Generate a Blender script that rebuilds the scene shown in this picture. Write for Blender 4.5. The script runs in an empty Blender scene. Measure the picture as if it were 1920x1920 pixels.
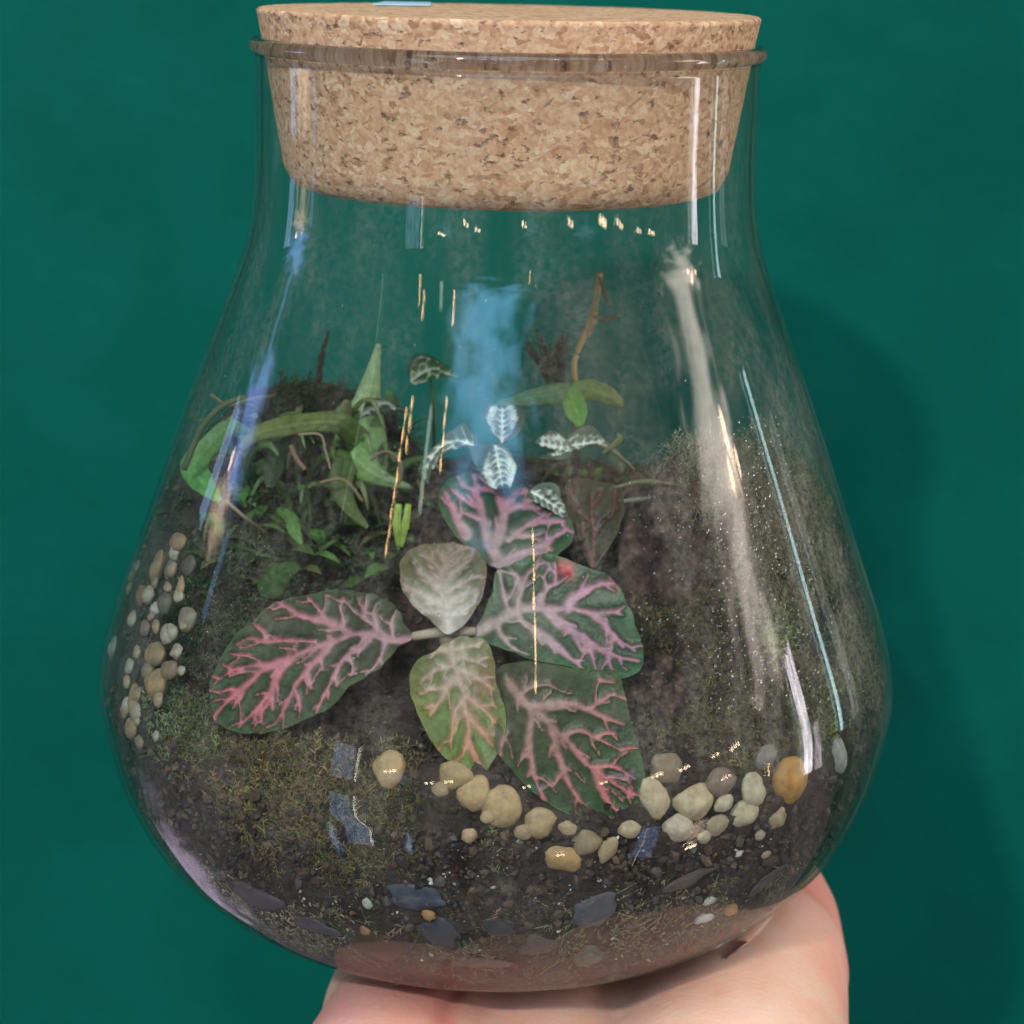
import bpy, bmesh, math, random
import numpy as np
from mathutils import Vector, Matrix, noise as mnoise
from mathutils.geometry import delaunay_2d_cdt

random.seed(7)
rng = np.random.default_rng(7)
scene = bpy.context.scene
COL = scene.collection

# ------------------------------------------------------------------ camera
FPX = 3800.0                                    # focal length in pixels of a 1920 frame
_p, _r = math.radians(15.636), math.radians(1.2)
FW = np.array([0, math.cos(_p), -math.sin(_p)])
_rt = np.array([1.0, 0, 0]); _up = np.cross(_rt, FW)
RT = _rt * math.cos(_r) + _up * math.sin(_r)
UP = -_rt * math.sin(_r) + _up * math.cos(_r)
CAM = np.array([.00203, -.315, .150])
cd = bpy.data.cameras.new('camera'); cam = bpy.data.objects.new('camera', cd); COL.objects.link(cam)
cam.matrix_world = Matrix(((RT[0], UP[0], -FW[0], CAM[0]), (RT[1], UP[1], -FW[1], CAM[1]), (RT[2], UP[2], -FW[2], CAM[2]), (0, 0, 0, 1)))
cd.sensor_width = 36; cd.lens = 36 * FPX / 1920; cd.clip_start = .01; cd.clip_end = 50
cd.dof.use_dof = True; cd.dof.focus_distance = .285; cd.dof.aperture_fstop = 30
scene.camera = cam

# ------------------------------------------------------------------ world, exposure, lamps
w = bpy.data.worlds.new('World'); scene.world = w; w.use_nodes = True
w.node_tree.nodes['Background'].inputs[0].default_value = (.84, .84, .88, 1)
w.node_tree.nodes['Background'].inputs[1].default_value = .18
scene.view_settings.view_transform = 'Standard'; scene.view_settings.look = 'None'
scene.view_settings.exposure = 0; scene.view_settings.gamma = 1
scene.cycles.use_denoising = True
scene.cycles.max_bounces = 14; scene.cycles.transparent_max_bounces = 24
scene.cycles.sample_clamp_indirect = 4

JC = np.array([0, 0, .075])
def direction(az, el):
    a, e = math.radians(az), math.radians(el)
    return np.array([math.sin(a) * math.cos(e), -math.cos(a) * math.cos(e), math.sin(e)])
def panel(az0, az1, el0, el1, dist, radiance, color, shape='RECTANGLE', spread=180, soft=False, streak=False):
    """A rectangular light at a compass direction from the jar: window, lamp or added panel."""
    d = direction((az0 + az1) / 2, (el0 + el1) / 2)
    ld = bpy.data.lights.new('panel_light', 'AREA'); ld.shape = shape
    ld.size = max(.004, dist * math.radians(az1 - az0) * math.cos(math.radians((el0 + el1) / 2)))
    ld.size_y = max(.004, dist * math.radians(el1 - el0))
    ar = ld.size * ld.size_y * (1 if shape == 'RECTANGLE' else math.pi / 4)
    ld.energy = radiance * ar * 4; ld.color = color; ld.spread = math.radians(spread)
    o = bpy.data.objects.new('panel_light', ld); COL.objects.link(o)
    o.location = JC + d * dist
    if soft:                                    # noise mask: brightness falls off unevenly towards the borders
        ld.use_nodes = True; nt = ld.node_tree; em = nt.nodes['Emission']
        g = nt.nodes.new('ShaderNodeNewGeometry'); mp = nt.nodes.new('ShaderNodeMapping'); mp.inputs['Location'].default_value = (-.5, -.5, 0); nt.links.new(g.outputs['Parametric'], mp.inputs['Vector'])
        ln = nt.nodes.new('ShaderNodeVectorMath'); ln.operation = 'LENGTH'; nt.links.new(mp.outputs[0], ln.inputs[0])
        nz = nt.nodes.new('ShaderNodeTexNoise'); nz.inputs['Scale'].default_value = 1; nz.inputs['Detail'].default_value = 5; m3 = nt.nodes.new('ShaderNodeMapping'); m3.inputs['Scale'].default_value = (4.5, 8, 1); m3.inputs['Location'].default_value = (az0, el0, 0); nt.links.new(g.outputs['Parametric'], m3.inputs['Vector']); nt.links.new(m3.outputs[0], nz.inputs['Vector'])
        ad = nt.nodes.new('ShaderNodeMath'); ad.operation = 'MULTIPLY_ADD'; l2 = nt.nodes.new('ShaderNodeMath'); l2.operation = 'MULTIPLY'; nt.links.new(ln.outputs['Value'], l2.inputs[0]); l2.inputs[1].default_value = 1.5; nt.links.new(nz.outputs['Fac'], ad.inputs[0]); ad.inputs[1].default_value = -1.4; nt.links.new(l2.outputs[0], ad.inputs[2])
        mr = nt.nodes.new('ShaderNodeMapRange'); mr.interpolation_type = 'SMOOTHSTEP'; nt.links.new(ad.outputs[0], mr.inputs[0]); mr.inputs[1].default_value = -.05; mr.inputs[2].default_value = -.65; mr.inputs[3].default_value = 0; mr.inputs[4].default_value = 1.9
        nt.links.new(mr.outputs[0], em.inputs['Strength'])
    if streak:                                  # noise breaks up the strip: brightness uneven along and across
        ld.use_nodes = True; nt = ld.node_tree; em = nt.nodes['Emission']; g = nt.nodes.new('ShaderNodeNewGeometry')
        mp = nt.nodes.new('ShaderNodeMapping'); mp.inputs['Scale'].default_value = (5, 2.2, 1) ; mp.inputs['Location'].default_value = (az0, el0, 0); nt.links.new(g.outputs['Parametric'], mp.inputs['Vector'])
        nz = nt.nodes.new('ShaderNodeTexNoise'); nz.inputs['Scale'].default_value = 1; nz.inputs['Detail'].default_value = 6; nz.inputs['Roughness'].default_value = .65; nt.links.new(mp.outputs[0], nz.inputs['Vector'])
        mr = nt.nodes.new('ShaderNodeMapRange'); nt.links.new(nz.outputs['Fac'], mr.inputs[0]); mr.inputs[1].default_value = .32; mr.inputs[2].default_value = .68; mr.inputs[3].default_value = .05; mr.inputs[4].default_value = 1.9
        nt.links.new(mr.outputs[0], em.inputs['Strength'])
    o.rotation_euler = Vector(-d).to_track_quat('-Z', 'Y').to_euler()
    return o
def bulb(az, el, dist, radius, power, color):
    ld = bpy.data.lights.new('bulb_light', 'POINT'); ld.shadow_soft_size = radius; ld.energy = power; ld.color = color
    o = bpy.data.objects.new('bulb_light', ld); COL.objects.link(o); o.location = JC + direction(az, el) * dist
    return o
LIGHTS = True
# key lamp, upper left in front: throws the jar's shadow down and to the right on the wall
bulb(-22, 35, 1.5, .032, 40, (1.0, .93, .84))
# broad fill panel added front and high to brighten the jar's contents
panel(-60, 50, 38, 78, 1.6, 2.1, (.92, .97, 1.0))
# tall bright window edge at the right
panel(89.6, 93.2, -15, 6, 1.0, 11, (1.0, .93, 1.0), streak=True)
panel(94.2, 97.5, -15, -3, 1.0, 4, (1.0, .85, .95), streak=True)
panel(87.0, 89.4, -15, 4, 1.05, .8, (.55, .9, .45))
panel(102.4, 104.0, -12, 14, .44, 7.0, (.62, .95, 1.0), streak=True)
panel(105.5, 110, -14, 9, .30, .8, (.85, .9, .9), streak=True)
# added lamp panel standing in for a grey pillar's reflection, with warm spots
panel(70, 97, 2, 29, 1.3, 4.4, (1.0, .86, .76), soft=True)
bulb(86.5, 14, 1.2, .018, .35, (1, .72, .50)); bulb(88.4, 15.5, 1.2, .02, .4, (1, .74, .52)); bulb(91, 13.4, 1.2, .014, .22, (1, .7, .5))
panel(86.5, 91, 11, 17, 1.15, 5.5, (1.0, .70, .48), soft=True)  # soft warm halo added around those spots
# left: blue daylight round a panel added for a tan reflected strip
panel(-107, -88, 4, 19, .36, 3.2, (.26, .42, 1.0), soft=True)
panel(-107.5, -103.5, 3, 10, .37, 3.0, (.40, .58, 1.0))
panel(-104.5, -90.5, 2.5, 9.5, .35, 2.6, (1.0, .70, .50), soft=True)
panel(-91.2, -89.2, 3, 7, .36, 1.8, (.40, .58, 1.0))
bulb(-99, 8.6, .34, .004, .012, (1.0, .66, .40))
panel(-27.3, -26.0, 23.2, 27.8, 1.4, 5, (.85, 1.0, .86), streak=True)  # narrow panel added for a pale vertical streak in the glass
panel(-53.8, -53.0, 19, 27, 1.4, 1.6, (.75, 1.0, .82), streak=True)  # dim panel added for the streak above the green spear
# panel added low on the left for a mauve sheen on the glass
panel(-152, -92, -64, -28, .3, .6, (.80, .62, .90), soft=True)
# windows across the room, seen small in the shoulder and the belly of the glass
for e0, e1 in ((0, 10), (-42, -5)):
    panel(-43, -36.8, e0, e1, 1.8, 2.3, (.46, .66, 1.0), streak=True)
    panel(-36.1, -35.5, e0, e1, 1.8, 8, (1.0, .98, .9))
panel(-49, -45, -47, -33, 1.0, 2.2, (.48, .70, 1.0), soft=True)
panel(-25.5, -22.5, -46, -36, 1.0, 2.2, (.45, .72, 1.0), soft=True)
panel(43, 49, -44, -34, 1.2, 1.9, (.30, .48, 1.0)); panel(44.6, 45.0, -46, -34, 1.15, 4, (1.0, .75, .55))
panel(58, 66, -43, -32, 1.2, 3.0, (1.0, .74, .52), soft=True)
panel(-30, -20, 1, 7, 2.0, 1.0, (.36, .62, 1.0), soft=True); panel(6, 16, 0, 6, 2.0, .8, (.36, .66, 1.0), soft=True); panel(28, 42, 1, 7, 2.0, .9, (.42, .66, 1.0), soft=True)
# added blue panel above the camera, standing in for a reflected blue shirt
panel(-30, 17, 21, 38, .9, 4.8, (.22, .55, .95), soft=True)
# warm panel added up at the right to tint the cork's right side
panel(40, 75, 42, 62, 1.4, 2.0, (1.0, .66, .44))
for a_ in (-20, -3, 24, 47): bulb(a_, 44, 1.5, .03, 1.2, (1.0, .96, .9))  # bulbs added only to put glints on the rim
# dim brown panel added beside the camera to mimic a person's reflection
panel(6, 70, 17, 37, .75, .42, (1.0, .80, .72), soft=True)
# strings of small warm bulbs
for az0, el0, n in ((-36.5, 20.5, 8), (-34.5, 25.5, 3), (-21.2, 26.0, 4), (11.5, 19.0, 6), (62, -5, 3), (77, -9, 5), (42, 2, 3), (43.2, 2, 2), (-17, 3, 2), (-28, 5, 3), (8, 3, 2), (28, 2.5, 2), (50, 2, 3), (66, 3, 3), (60, 3, 2), (-12, 4, 2), (20, -43, 2), (62, -42, 3)):
    for k in range(n):
        big = abs(el0) < 6 or el0 < -30
        bulb(az0 + (.15 if not big else 1.2 * k) + .15 * math.sin(k * 2.1), el0 + k * (.85 if not big else .3), 1.6, .014 if big else .009, .24 if big else .11, (1.0, .62, .26) if not big else (1.0, .74, .46))

# ------------------------------------------------------------------ geometry of the view and the jar
PZ = [.0023, .006, .012, .020, .027, .033, .037, .045, .060, .075, .090, .100, .108, .116, .125, .1335]
PR = [.0483, .0525, .0575, .0613, .0631, .0642, .0643, .0624, .0569, .0514, .0457, .0418, .0393, .0384, .0382, .0382]
def spline(P, n):
    P = np.array(P, float); out = []
    for i in range(len(P) - 1):
        a, b, c, d = P[max(i - 1, 0)], P[i], P[i + 1], P[min(i + 2, len(P) - 1)]
        for t in np.linspace(0, 1, n, endpoint=False):
            out.append(.5 * (2 * b + (c - a) * t + (2 * a - 5 * b + 4 * c - d) * t * t + (3 * b - a - 3 * c + d) * t ** 3))
    out.append(P[-1]); return np.array(out)
PROF = spline(np.stack([PR, PZ], 1), 6)          # (r, z) outer wall
GT = .0008                                       # glass thickness
def rin(z, ins=GT): return np.interp(z, PROF[:, 1], PROF[:, 0]) - ins
def ray(x, y):
    d = FW + RT * (x - 960) / FPX - UP * (y - 960) / FPX
    return d / np.linalg.norm(d)
def at(x, y, Y):
    d = ray(x, y); return CAM + d * (Y - CAM[1]) / d[1]
_T = np.linspace(.2, .42, 2600)
def on_jar(x, y, ins=GT):
    P = CAM + _T[:, None] * ray(x, y)
    m = (np.hypot(P[:, 0], P[:, 1]) < rin(P[:, 2], ins)) & (P[:, 2] > .002) & (P[:, 2] < .134)
    return P[np.argmax(m)] if m.any() else None
def ss(a, b, x):
    t = np.clip((x - a) / (b - a), 0, 1); return t * t * (3 - 2 * t)
def soil_h(x, y):
    r = np.hypot(x, y)
    h = .0325 + .024 * ss(-.058, .035, y)
    h = h + .016 * ss(-.022, -.047, x) * ss(-.050, -.010, y)
    h = h + .012 * ss(.026, .050, x) * ss(-.050, -.018, y)
    h = h + .019 * np.exp(-((x + .0265) ** 2 + (y - .022) ** 2) / (2 * .0100 ** 2))
    h = h + .007 * np.exp(-((x - .012) ** 2 + (y - .018) ** 2) / (2 * .014 ** 2))
    return h
def on_soil(x, y, lift=0.0):
    P = CAM + _T[:, None] * ray(x, y)
    m = (np.hypot(P[:, 0], P[:, 1]) < rin(P[:, 2], GT + .0006)) & (P[:, 2] < soil_h(P[:, 0], P[:, 1]) + lift) & (P[:, 2] > .003)
    return P[np.argmax(m)] if m.any() else None

def foot(x, y):
    P = on_soil(x, y)
    while P is None: y += 8; P = on_soil(x, y)
    return P

# ------------------------------------------------------------------ materials
def N(nt, typ, **kw):
    n = nt.nodes.new(typ)
    for k, v in kw.items():
        if k in n.inputs: n.inputs[k].default_value = v
        else: setattr(n, k, v)
    return n
def lk(nt, a, b): nt.links.new(a, b)
def new_mat(name):
    m = bpy.data.materials.new(name); m.use_nodes = True
    nt = m.node_tree; b = nt.nodes['Principled BSDF']; return m, nt, b
def ramp(nt, stops):
    r = nt.nodes.new('ShaderNodeValToRGB'); e = r.color_ramp.elements
    while len(e) < len(stops): e.new(.5)
    for i, (p, c) in enumerate(stops): e[i].position = p; e[i].color = (*c, 1)
    return r
def coord(nt): return nt.nodes.new('ShaderNodeTexCoord').outputs['Object']
def noisy(name, stops, scale, rough=.7, bump=.3, bdist=.0004, detail=6, bscale=None, spec=.35, attr=None):
    """colour from a noise ramp (times a colour attribute if attr is given) with fine relief"""
    m, nt, b = new_mat(name); c = coord(nt)
    n = N(nt, 'ShaderNodeTexNoise', Scale=scale, Detail=detail, Roughness=.65); lk(nt, c, n.inputs['Vector'])
    r = ramp(nt, stops); lk(nt, n.outputs['Fac'], r.inputs['Fac'])
    out = r.outputs['Color']
    if attr:
        a = N(nt, 'ShaderNodeAttribute', attribute_name=attr)
        mx = N(nt, 'ShaderNodeMix', data_type='RGBA', blend_type='MULTIPLY'); mx.inputs['Factor'].default_value = 1
        lk(nt, out, mx.inputs[6]); lk(nt, a.outputs['Color'], mx.inputs[7]); out = mx.outputs[2]
    lk(nt, out, b.inputs['Base Color'])
    n2 = N(nt, 'ShaderNodeTexNoise', Scale=bscale or scale * 2, Detail=5, Roughness=.7); lk(nt, c, n2.inputs['Vector'])
    bp = N(nt, 'ShaderNodeBump', Strength=bump, Distance=bdist); lk(nt, n2.outputs['Fac'], bp.inputs['Height']); lk(nt, bp.outputs['Normal'], b.inputs['Normal'])
    b.inputs['Roughness'].default_value = rough; b.inputs['Specular IOR Level'].default_value = spec
    return m

def wall_mat():
    m, nt, b = new_mat('green_paint'); c = coord(nt)
    n = N(nt, 'ShaderNodeTexNoise', Scale=14, Detail=7, Roughness=.62); lk(nt, c, n.inputs['Vector'])
    r = ramp(nt, [(.32, (.0015, .088, .068)), (.5, (.0018, .107, .083)), (.68, (.0026, .124, .096))]); lk(nt, n.outputs['Fac'], r.inputs['Fac'])
    lk(nt, r.outputs['Color'], b.inputs['Base Color'])
    n2 = N(nt, 'ShaderNodeTexNoise', Scale=260, Detail=5, Roughness=.6); lk(nt, c, n2.inputs['Vector'])
    n3 = N(nt, 'ShaderNodeTexNoise', Scale=45, Detail=3, Roughness=.6); lk(nt, c, n3.inputs['Vector'])
    ad = N(nt, 'ShaderNodeMath', operation='MULTIPLY_ADD'); lk(nt, n3.outputs['Fac'], ad.inputs[0]); ad.inputs[1].default_value = 2.0; lk(nt, n2.outputs['Fac'], ad.inputs[2])
    bp = N(nt, 'ShaderNodeBump', Strength=.55, Distance=.0004); lk(nt, ad.outputs[0], bp.inputs['Height']); lk(nt, bp.outputs['Normal'], b.inputs['Normal'])
    b.inputs['Roughness'].default_value = .6; b.inputs['Specular IOR Level'].default_value = .04
    return m

def cork_mat():
    m, nt, b = new_mat('cork'); c = coord(nt)
    nz = N(nt, 'ShaderNodeTexNoise', Scale=420, Detail=3); lk(nt, c, nz.inputs['Vector'])
    mxv = N(nt, 'ShaderNodeMix', data_type='VECTOR'); mxv.inputs['Factor'].default_value = .0035
    lk(nt, c, mxv.inputs[4]); lk(nt, nz.outputs['Color'], mxv.inputs[5])
    mp = N(nt, 'ShaderNodeMapping'); mp.inputs['Scale'].default_value = (1, 1, 1.7); lk(nt, mxv.outputs[1], mp.inputs['Vector'])
    v = N(nt, 'ShaderNodeTexVoronoi', Scale=800); lk(nt, mp.outputs[0], v.inputs['Vector'])
    sep = N(nt, 'ShaderNodeSeparateColor'); lk(nt, v.outputs['Color'], sep.inputs[0])
    r = ramp(nt, [(0, (.42, .23, .125)), (.16, (.56, .33, .19)), (.5, (.64, .40, .245)), (.8, (.70, .46, .29)), (1, (.78, .56, .38))])
    lk(nt, sep.outputs[0], r.inputs['Fac'])
    # dark bark flecks, stretched sideways
    mp2 = N(nt, 'ShaderNodeMapping'); mp2.inputs['Scale'].default_value = (1, 1, 1.5); lk(nt, c, mp2.inputs['Vector'])
    n1 = N(nt, 'ShaderNodeTexNoise', Scale=560, Detail=5, Roughness=.6); lk(nt, mp2.outputs[0], n1.inputs['Vector'])
    r1 = ramp(nt, [(.585, (0, 0, 0)), (.70, (1, 1, 1))]); lk(nt, n1.outputs['Fac'], r1.inputs['Fac'])
    mx = N(nt, 'ShaderNodeMix', data_type='RGBA'); lk(nt, r1.outputs['Color'], mx.inputs['Factor']); lk(nt, r.outputs['Color'], mx.inputs[6]); mx.inputs[7].default_value = (.22, .115, .07, 1)
    n4 = N(nt, 'ShaderNodeTexNoise', Scale=1500, Detail=3); lk(nt, c, n4.inputs['Vector'])
    mx2 = N(nt, 'ShaderNodeMix', data_type='RGBA', blend_type='OVERLAY'); mx2.inputs['Factor'].default_value = .55; lk(nt, mx.outputs[2], mx2.inputs[6]); lk(nt, n4.outputs['Fac'], mx2.inputs[7])
    lk(nt, mx2.outputs[2], b.inputs['Base Color'])
    bp = N(nt, 'ShaderNodeBump', Strength=.7, Distance=.0004, invert=True); lk(nt, r1.outputs['Color'], bp.inputs['Height'])
    bp2 = N(nt, 'ShaderNodeBump', Strength=.35, Distance=.0003); lk(nt, sep.outputs[1], bp2.inputs['Height']); lk(nt, bp.outputs[0], bp2.inputs['Normal']); lk(nt, bp2.outputs[0], b.inputs['Normal'])
    b.inputs['Roughness'].default_value = .8; b.inputs['Specular IOR Level'].default_value = .3
    return m

def thin_glass(name='clear_glass', share=1.0):
    """clear wall glass: Fresnel reflection over transparency, tinted where the path through the wall is long, with a film of dew and painted haze"""
    m = bpy.data.materials.new(name); m.use_nodes = True; nt = m.node_tree; nt.nodes.clear()
    out = N(nt, 'ShaderNodeOutputMaterial')
    geo = N(nt, 'ShaderNodeNewGeometry')
    ior = N(nt, 'ShaderNodeMath', operation='MULTIPLY_ADD'); lk(nt, geo.outputs['Backfacing'], ior.inputs[0]); ior.inputs[1].default_value = 1 / 1.42 - 1.42; ior.inputs[2].default_value = 1.42
    fr = N(nt, 'ShaderNodeFresnel'); lk(nt, ior.outputs[0], fr.inputs['IOR'])
    lw = N(nt, 'ShaderNodeLayerWeight', Blend=.5)
    rt_ = ramp(nt, [(0, (.985, .992, .988)), (.7, (.94, .955, .945)), (.88, (.76, .79, .76)), (1, (.45, .49, .45))]); lk(nt, lw.outputs['Facing'], rt_.inputs['Fac'])
    tr = N(nt, 'ShaderNodeBsdfTransparent'); lk(nt, rt_.outputs['Color'], tr.inputs['Color'])
    gl = N(nt, 'ShaderNodeBsdfGlossy', Roughness=.0); gl.inputs['Color'].default_value = (1, 1, 1, 1)
    sh = N(nt, 'ShaderNodeMath', operation='MULTIPLY'); lk(nt, fr.outputs[0], sh.inputs[0]); sh.inputs[1].default_value = share * .82
    mx = N(nt, 'ShaderNodeMixShader'); lk(nt, sh.outputs[0], mx.inputs[0]); lk(nt, tr.outputs[0], mx.inputs[1]); lk(nt, gl.outputs[0], mx.inputs[2])
    # dew and painted milky haze: white film, a smear texture that lies on the glass itself, mostly low on the right side
    c = coord(nt); sx = N(nt, 'ShaderNodeSeparateXYZ'); lk(nt, c, sx.inputs[0])
    def mr(sock, a, b2):
        q = N(nt, 'ShaderNodeMapRange', interpolation_type='SMOOTHSTEP'); lk(nt, sock, q.inputs[0]); q.inputs[1].default_value = a; q.inputs[2].default_value = b2; return q.outputs[0]
    def mul(a, b2):
        q = N(nt, 'ShaderNodeMath', operation='MULTIPLY')
        for i, s in enumerate((a, b2)):
            if isinstance(s, (int, float)): q.inputs[i].default_value = s
            else: lk(nt, s, q.inputs[i])
        return q.outputs[0]
    mp = N(nt, 'ShaderNodeMapping'); mp.inputs['Scale'].default_value = (1, 1, .16); lk(nt, c, mp.inputs['Vector'])
    n1 = N(nt, 'ShaderNodeTexNoise', Scale=170, Detail=5, Roughness=.6); lk(nt, mp.outputs[0], n1.inputs['Vector'])
    n2 = N(nt, 'ShaderNodeTexNoise', Scale=900, Detail=4, Roughness=.7); lk(nt, c, n2.inputs['Vector'])
    sm = mul(mr(n1.outputs['Fac'], .35, .75), mr(n2.outputs['Fac'], .3, .8))
    right = mul(mr(sx.outputs['X'], .008, .045), mul(mr(sx.outputs['Z'], .026, .05), mr(sx.outputs['Z'], .108, .075)))
    al = N(nt, 'ShaderNodeMath', operation='MULTIPLY_ADD'); lk(nt, right, al.inputs[0]); al.inputs[1].default_value = .27; al.inputs[2].default_value = .15  # constant part is haze over all the glass, masked part is dew
    fac = mul(sm, al.outputs[0])
    df = N(nt, 'ShaderNodeBsdfDiffuse'); df.inputs['Color'].default_value = (.74, .70, .62, 1)
    tl = N(nt, 'ShaderNodeBsdfTranslucent'); tl.inputs['Color'].default_value = (.74, .70, .62, 1)
    dm = N(nt, 'ShaderNodeMixShader'); dm.inputs[0].default_value = .5; lk(nt, df.outputs[0], dm.inputs[1]); lk(nt, tl.outputs[0], dm.inputs[2])
    m2 = N(nt, 'ShaderNodeMixShader'); lk(nt, fac, m2.inputs[0]); lk(nt, mx.outputs[0], m2.inputs[1]); lk(nt, dm.outputs[0], m2.inputs[2])
    lk(nt, m2.outputs[0], out.inputs['Surface'])
    return m
def solid_glass(name='thick_glass', col=(.97, .99, .98), rough=0.0):
    m = bpy.data.materials.new(name); m.use_nodes = True; nt = m.node_tree; nt.nodes.clear()
    out = N(nt, 'ShaderNodeOutputMaterial'); g = N(nt, 'ShaderNodeBsdfGlass', Roughness=rough, IOR=1.5); g.inputs['Color'].default_value = (*col, 1)
    lk(nt, g.outputs[0], out.inputs['Surface']); return m
def leaf_mat(name, rough=.42, trans=.12):
    m, nt, b = new_mat(name); a = N(nt, 'ShaderNodeAttribute', attribute_name='Col')
    c = coord(nt); n = N(nt, 'ShaderNodeTexNoise', Scale=900, Detail=4); lk(nt, c, n.inputs['Vector'])
    r = ramp(nt, [(.3, (.78, .78, .78)), (.7, (1.18, 1.18, 1.18))]); lk(nt, n.outputs['Fac'], r.inputs['Fac'])
    mx = N(nt, 'ShaderNodeMix', data_type='RGBA', blend_type='MULTIPLY'); mx.inputs['Factor'].default_value = 1
    lk(nt, a.outputs['Color'], mx.inputs[6]); lk(nt, r.outputs['Color'], mx.inputs[7]); lk(nt, mx.outputs[2], b.inputs['Base Color'])
    v = N(nt, 'ShaderNodeTexVoronoi', Scale=1500); lk(nt, c, v.inputs['Vector'])
    bp = N(nt, 'ShaderNodeBump', Strength=.25, Distance=.0002); lk(nt, v.outputs['Distance'], bp.inputs['Height']); lk(nt, bp.outputs[0], b.inputs['Normal'])
    b.inputs['Roughness'].default_value = rough; b.inputs['Specular IOR Level'].default_value = .4
    tl = N(nt, 'ShaderNodeBsdfTranslucent'); lk(nt, mx.outputs[2], tl.inputs['Color'])
    ms = N(nt, 'ShaderNodeMixShader'); ms.inputs[0].default_value = trans
    out = nt.nodes['Material Output']; lk(nt, b.outputs[0], ms.inputs[1]); lk(nt, tl.outputs[0], ms.inputs[2]); lk(nt, ms.outputs[0], out.inputs['Surface'])
    return m
def attr_mat(name, rough=.7):
    m, nt, b = new_mat(name); a = N(nt, 'ShaderNodeAttribute', attribute_name='Col'); lk(nt, a.outputs['Color'], b.inputs['Base Color'])
    b.inputs['Roughness'].default_value = rough; b.inputs['Specular IOR Level'].default_value = .25; return m
def skin_mat():
    m, nt, b = new_mat('skin'); c = coord(nt)
    n = N(nt, 'ShaderNodeTexNoise', Scale=55, Detail=4, Roughness=.55); lk(nt, c, n.inputs['Vector'])
    r = ramp(nt, [(.34, (.86, .42, .32)), (.5, (.90, .54, .41)), (.66, (.93, .63, .51))]); lk(nt, n.outputs['Fac'], r.inputs['Fac'])
    a = N(nt, 'ShaderNodeAttribute', attribute_name='Col')
    mx = N(nt, 'ShaderNodeMix', data_type='RGBA', blend_type='MULTIPLY'); mx.inputs['Factor'].default_value = 1
    lk(nt, r.outputs['Color'], mx.inputs[6]); lk(nt, a.outputs['Color'], mx.inputs[7])
    lk(nt, mx.outputs[2], b.inputs['Base Color'])
    v = N(nt, 'ShaderNodeTexVoronoi', Scale=1300); lk(nt, c, v.inputs['Vector'])
    n2 = N(nt, 'ShaderNodeTexNoise', Scale=160, Detail=6, Roughness=.65); lk(nt, c, n2.inputs['Vector'])
    ad = N(nt, 'ShaderNodeMath', operation='MULTIPLY_ADD'); lk(nt, n2.outputs['Fac'], ad.inputs[0]); ad.inputs[1].default_value = 2.5; lk(nt, v.outputs['Distance'], ad.inputs[2])
    bp = N(nt, 'ShaderNodeBump', Strength=.22, Distance=.0003); lk(nt, ad.outputs[0], bp.inputs['Height']); lk(nt, bp.outputs[0], b.inputs['Normal'])
    b.inputs['Roughness'].default_value = .48; b.inputs['Subsurface Weight'].default_value = .35; b.inputs['Subsurface Radius'].default_value = (1, .35, .2); b.inputs['Subsurface Scale'].default_value = .0035
    return m

M_wall = wall_mat(); M_cork = cork_mat(); M_glass = thin_glass(); M_glass_in = thin_glass('wet_glass', .22);  # the inner face is filmed with water and touches wet soil
M_thick = solid_glass(); M_skin = skin_mat()
M_leaf = leaf_mat('leaf'); M_white = leaf_mat('pale_leaf', .5, .15); M_moss = attr_mat('moss', .85); M_root = attr_mat('root', .7)
M_soil = noisy('soil', [(.28, (.012, .009, .008)), (.44, (.030, .023, .020)), (.52, (.060, .046, .040)), (.58, (.034, .027, .024)), (.68, (.12, .095, .080))], 190, .9, .9, .0008, 11, 700, .2)
M_stone = noisy('stone', [(.26, (.38, .33, .27)), (.42, (.80, .77, .72)), (.56, (1.0, .99, .96)), (.72, (1.25, 1.22, 1.15))], 520, .55, .4, .0003, 6, 900, .4, 'Col')
M_chip = noisy('slate', [(.3, (.6, .6, .6)), (.5, (.95, .95, .95)), (.75, (1.35, 1.3, 1.25))], 420, .5, .35, .0003, 6, 900, .4, 'Col')
M_rock = noisy('rock', [(.34, (.020, .014, .014)), (.48, (.055, .040, .038)), (.56, (.10, .065, .052)), (.68, (.20, .15, .14))], 420, .8, 1.0, .0006, 10, 900, .3)
M_twig = noisy('bark', [(.3, (.01, .008, .007)), (.7, (.035, .027, .02))], 600, .8, .6, .0003)
M_sticker = noisy('sticker_paper', [(.3, (.40, .62, .80)), (.7, (.48, .70, .86))], 300, .5, .1)

# ------------------------------------------------------------------ object helpers
def tag(o, label=None, cat=None, group=None, kind=None):
    for k, v in (('label', label), ('category', cat), ('group', group), ('kind', kind)):
        if v: o[k] = v
    return o
def empty(name, loc, **kw):
    o = bpy.data.objects.new(name, None); COL.objects.link(o); o.location = loc; o.empty_display_size = .005
    return tag(o, **kw)
def mesh_obj(name, V, F, mat, parent=None, smooth=True, colors=None):
    me = bpy.data.meshes.new(name)
    V = np.asarray(V, float)
    off = np.array(parent.location) if parent else np.zeros(3)
    if parent and parent.parent: off = off + np.array(parent.parent.location)
    me.from_pydata((V - off).tolist(), [], F); me.update()
    if colors is not None:
        a = me.color_attributes.new('Col', 'FLOAT_COLOR', 'POINT')
        c = np.ones((len(V), 4), np.float32); c[:, :3] = colors; a.data.foreach_set('color', c.ravel())
    if smooth: me.polygons.foreach_set('use_smooth', [True] * len(me.polygons))
    me.materials.append(mat)
    o = bpy.data.objects.new(name, me); COL.objects.link(o)
    if parent: o.parent = parent
    return o
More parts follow.
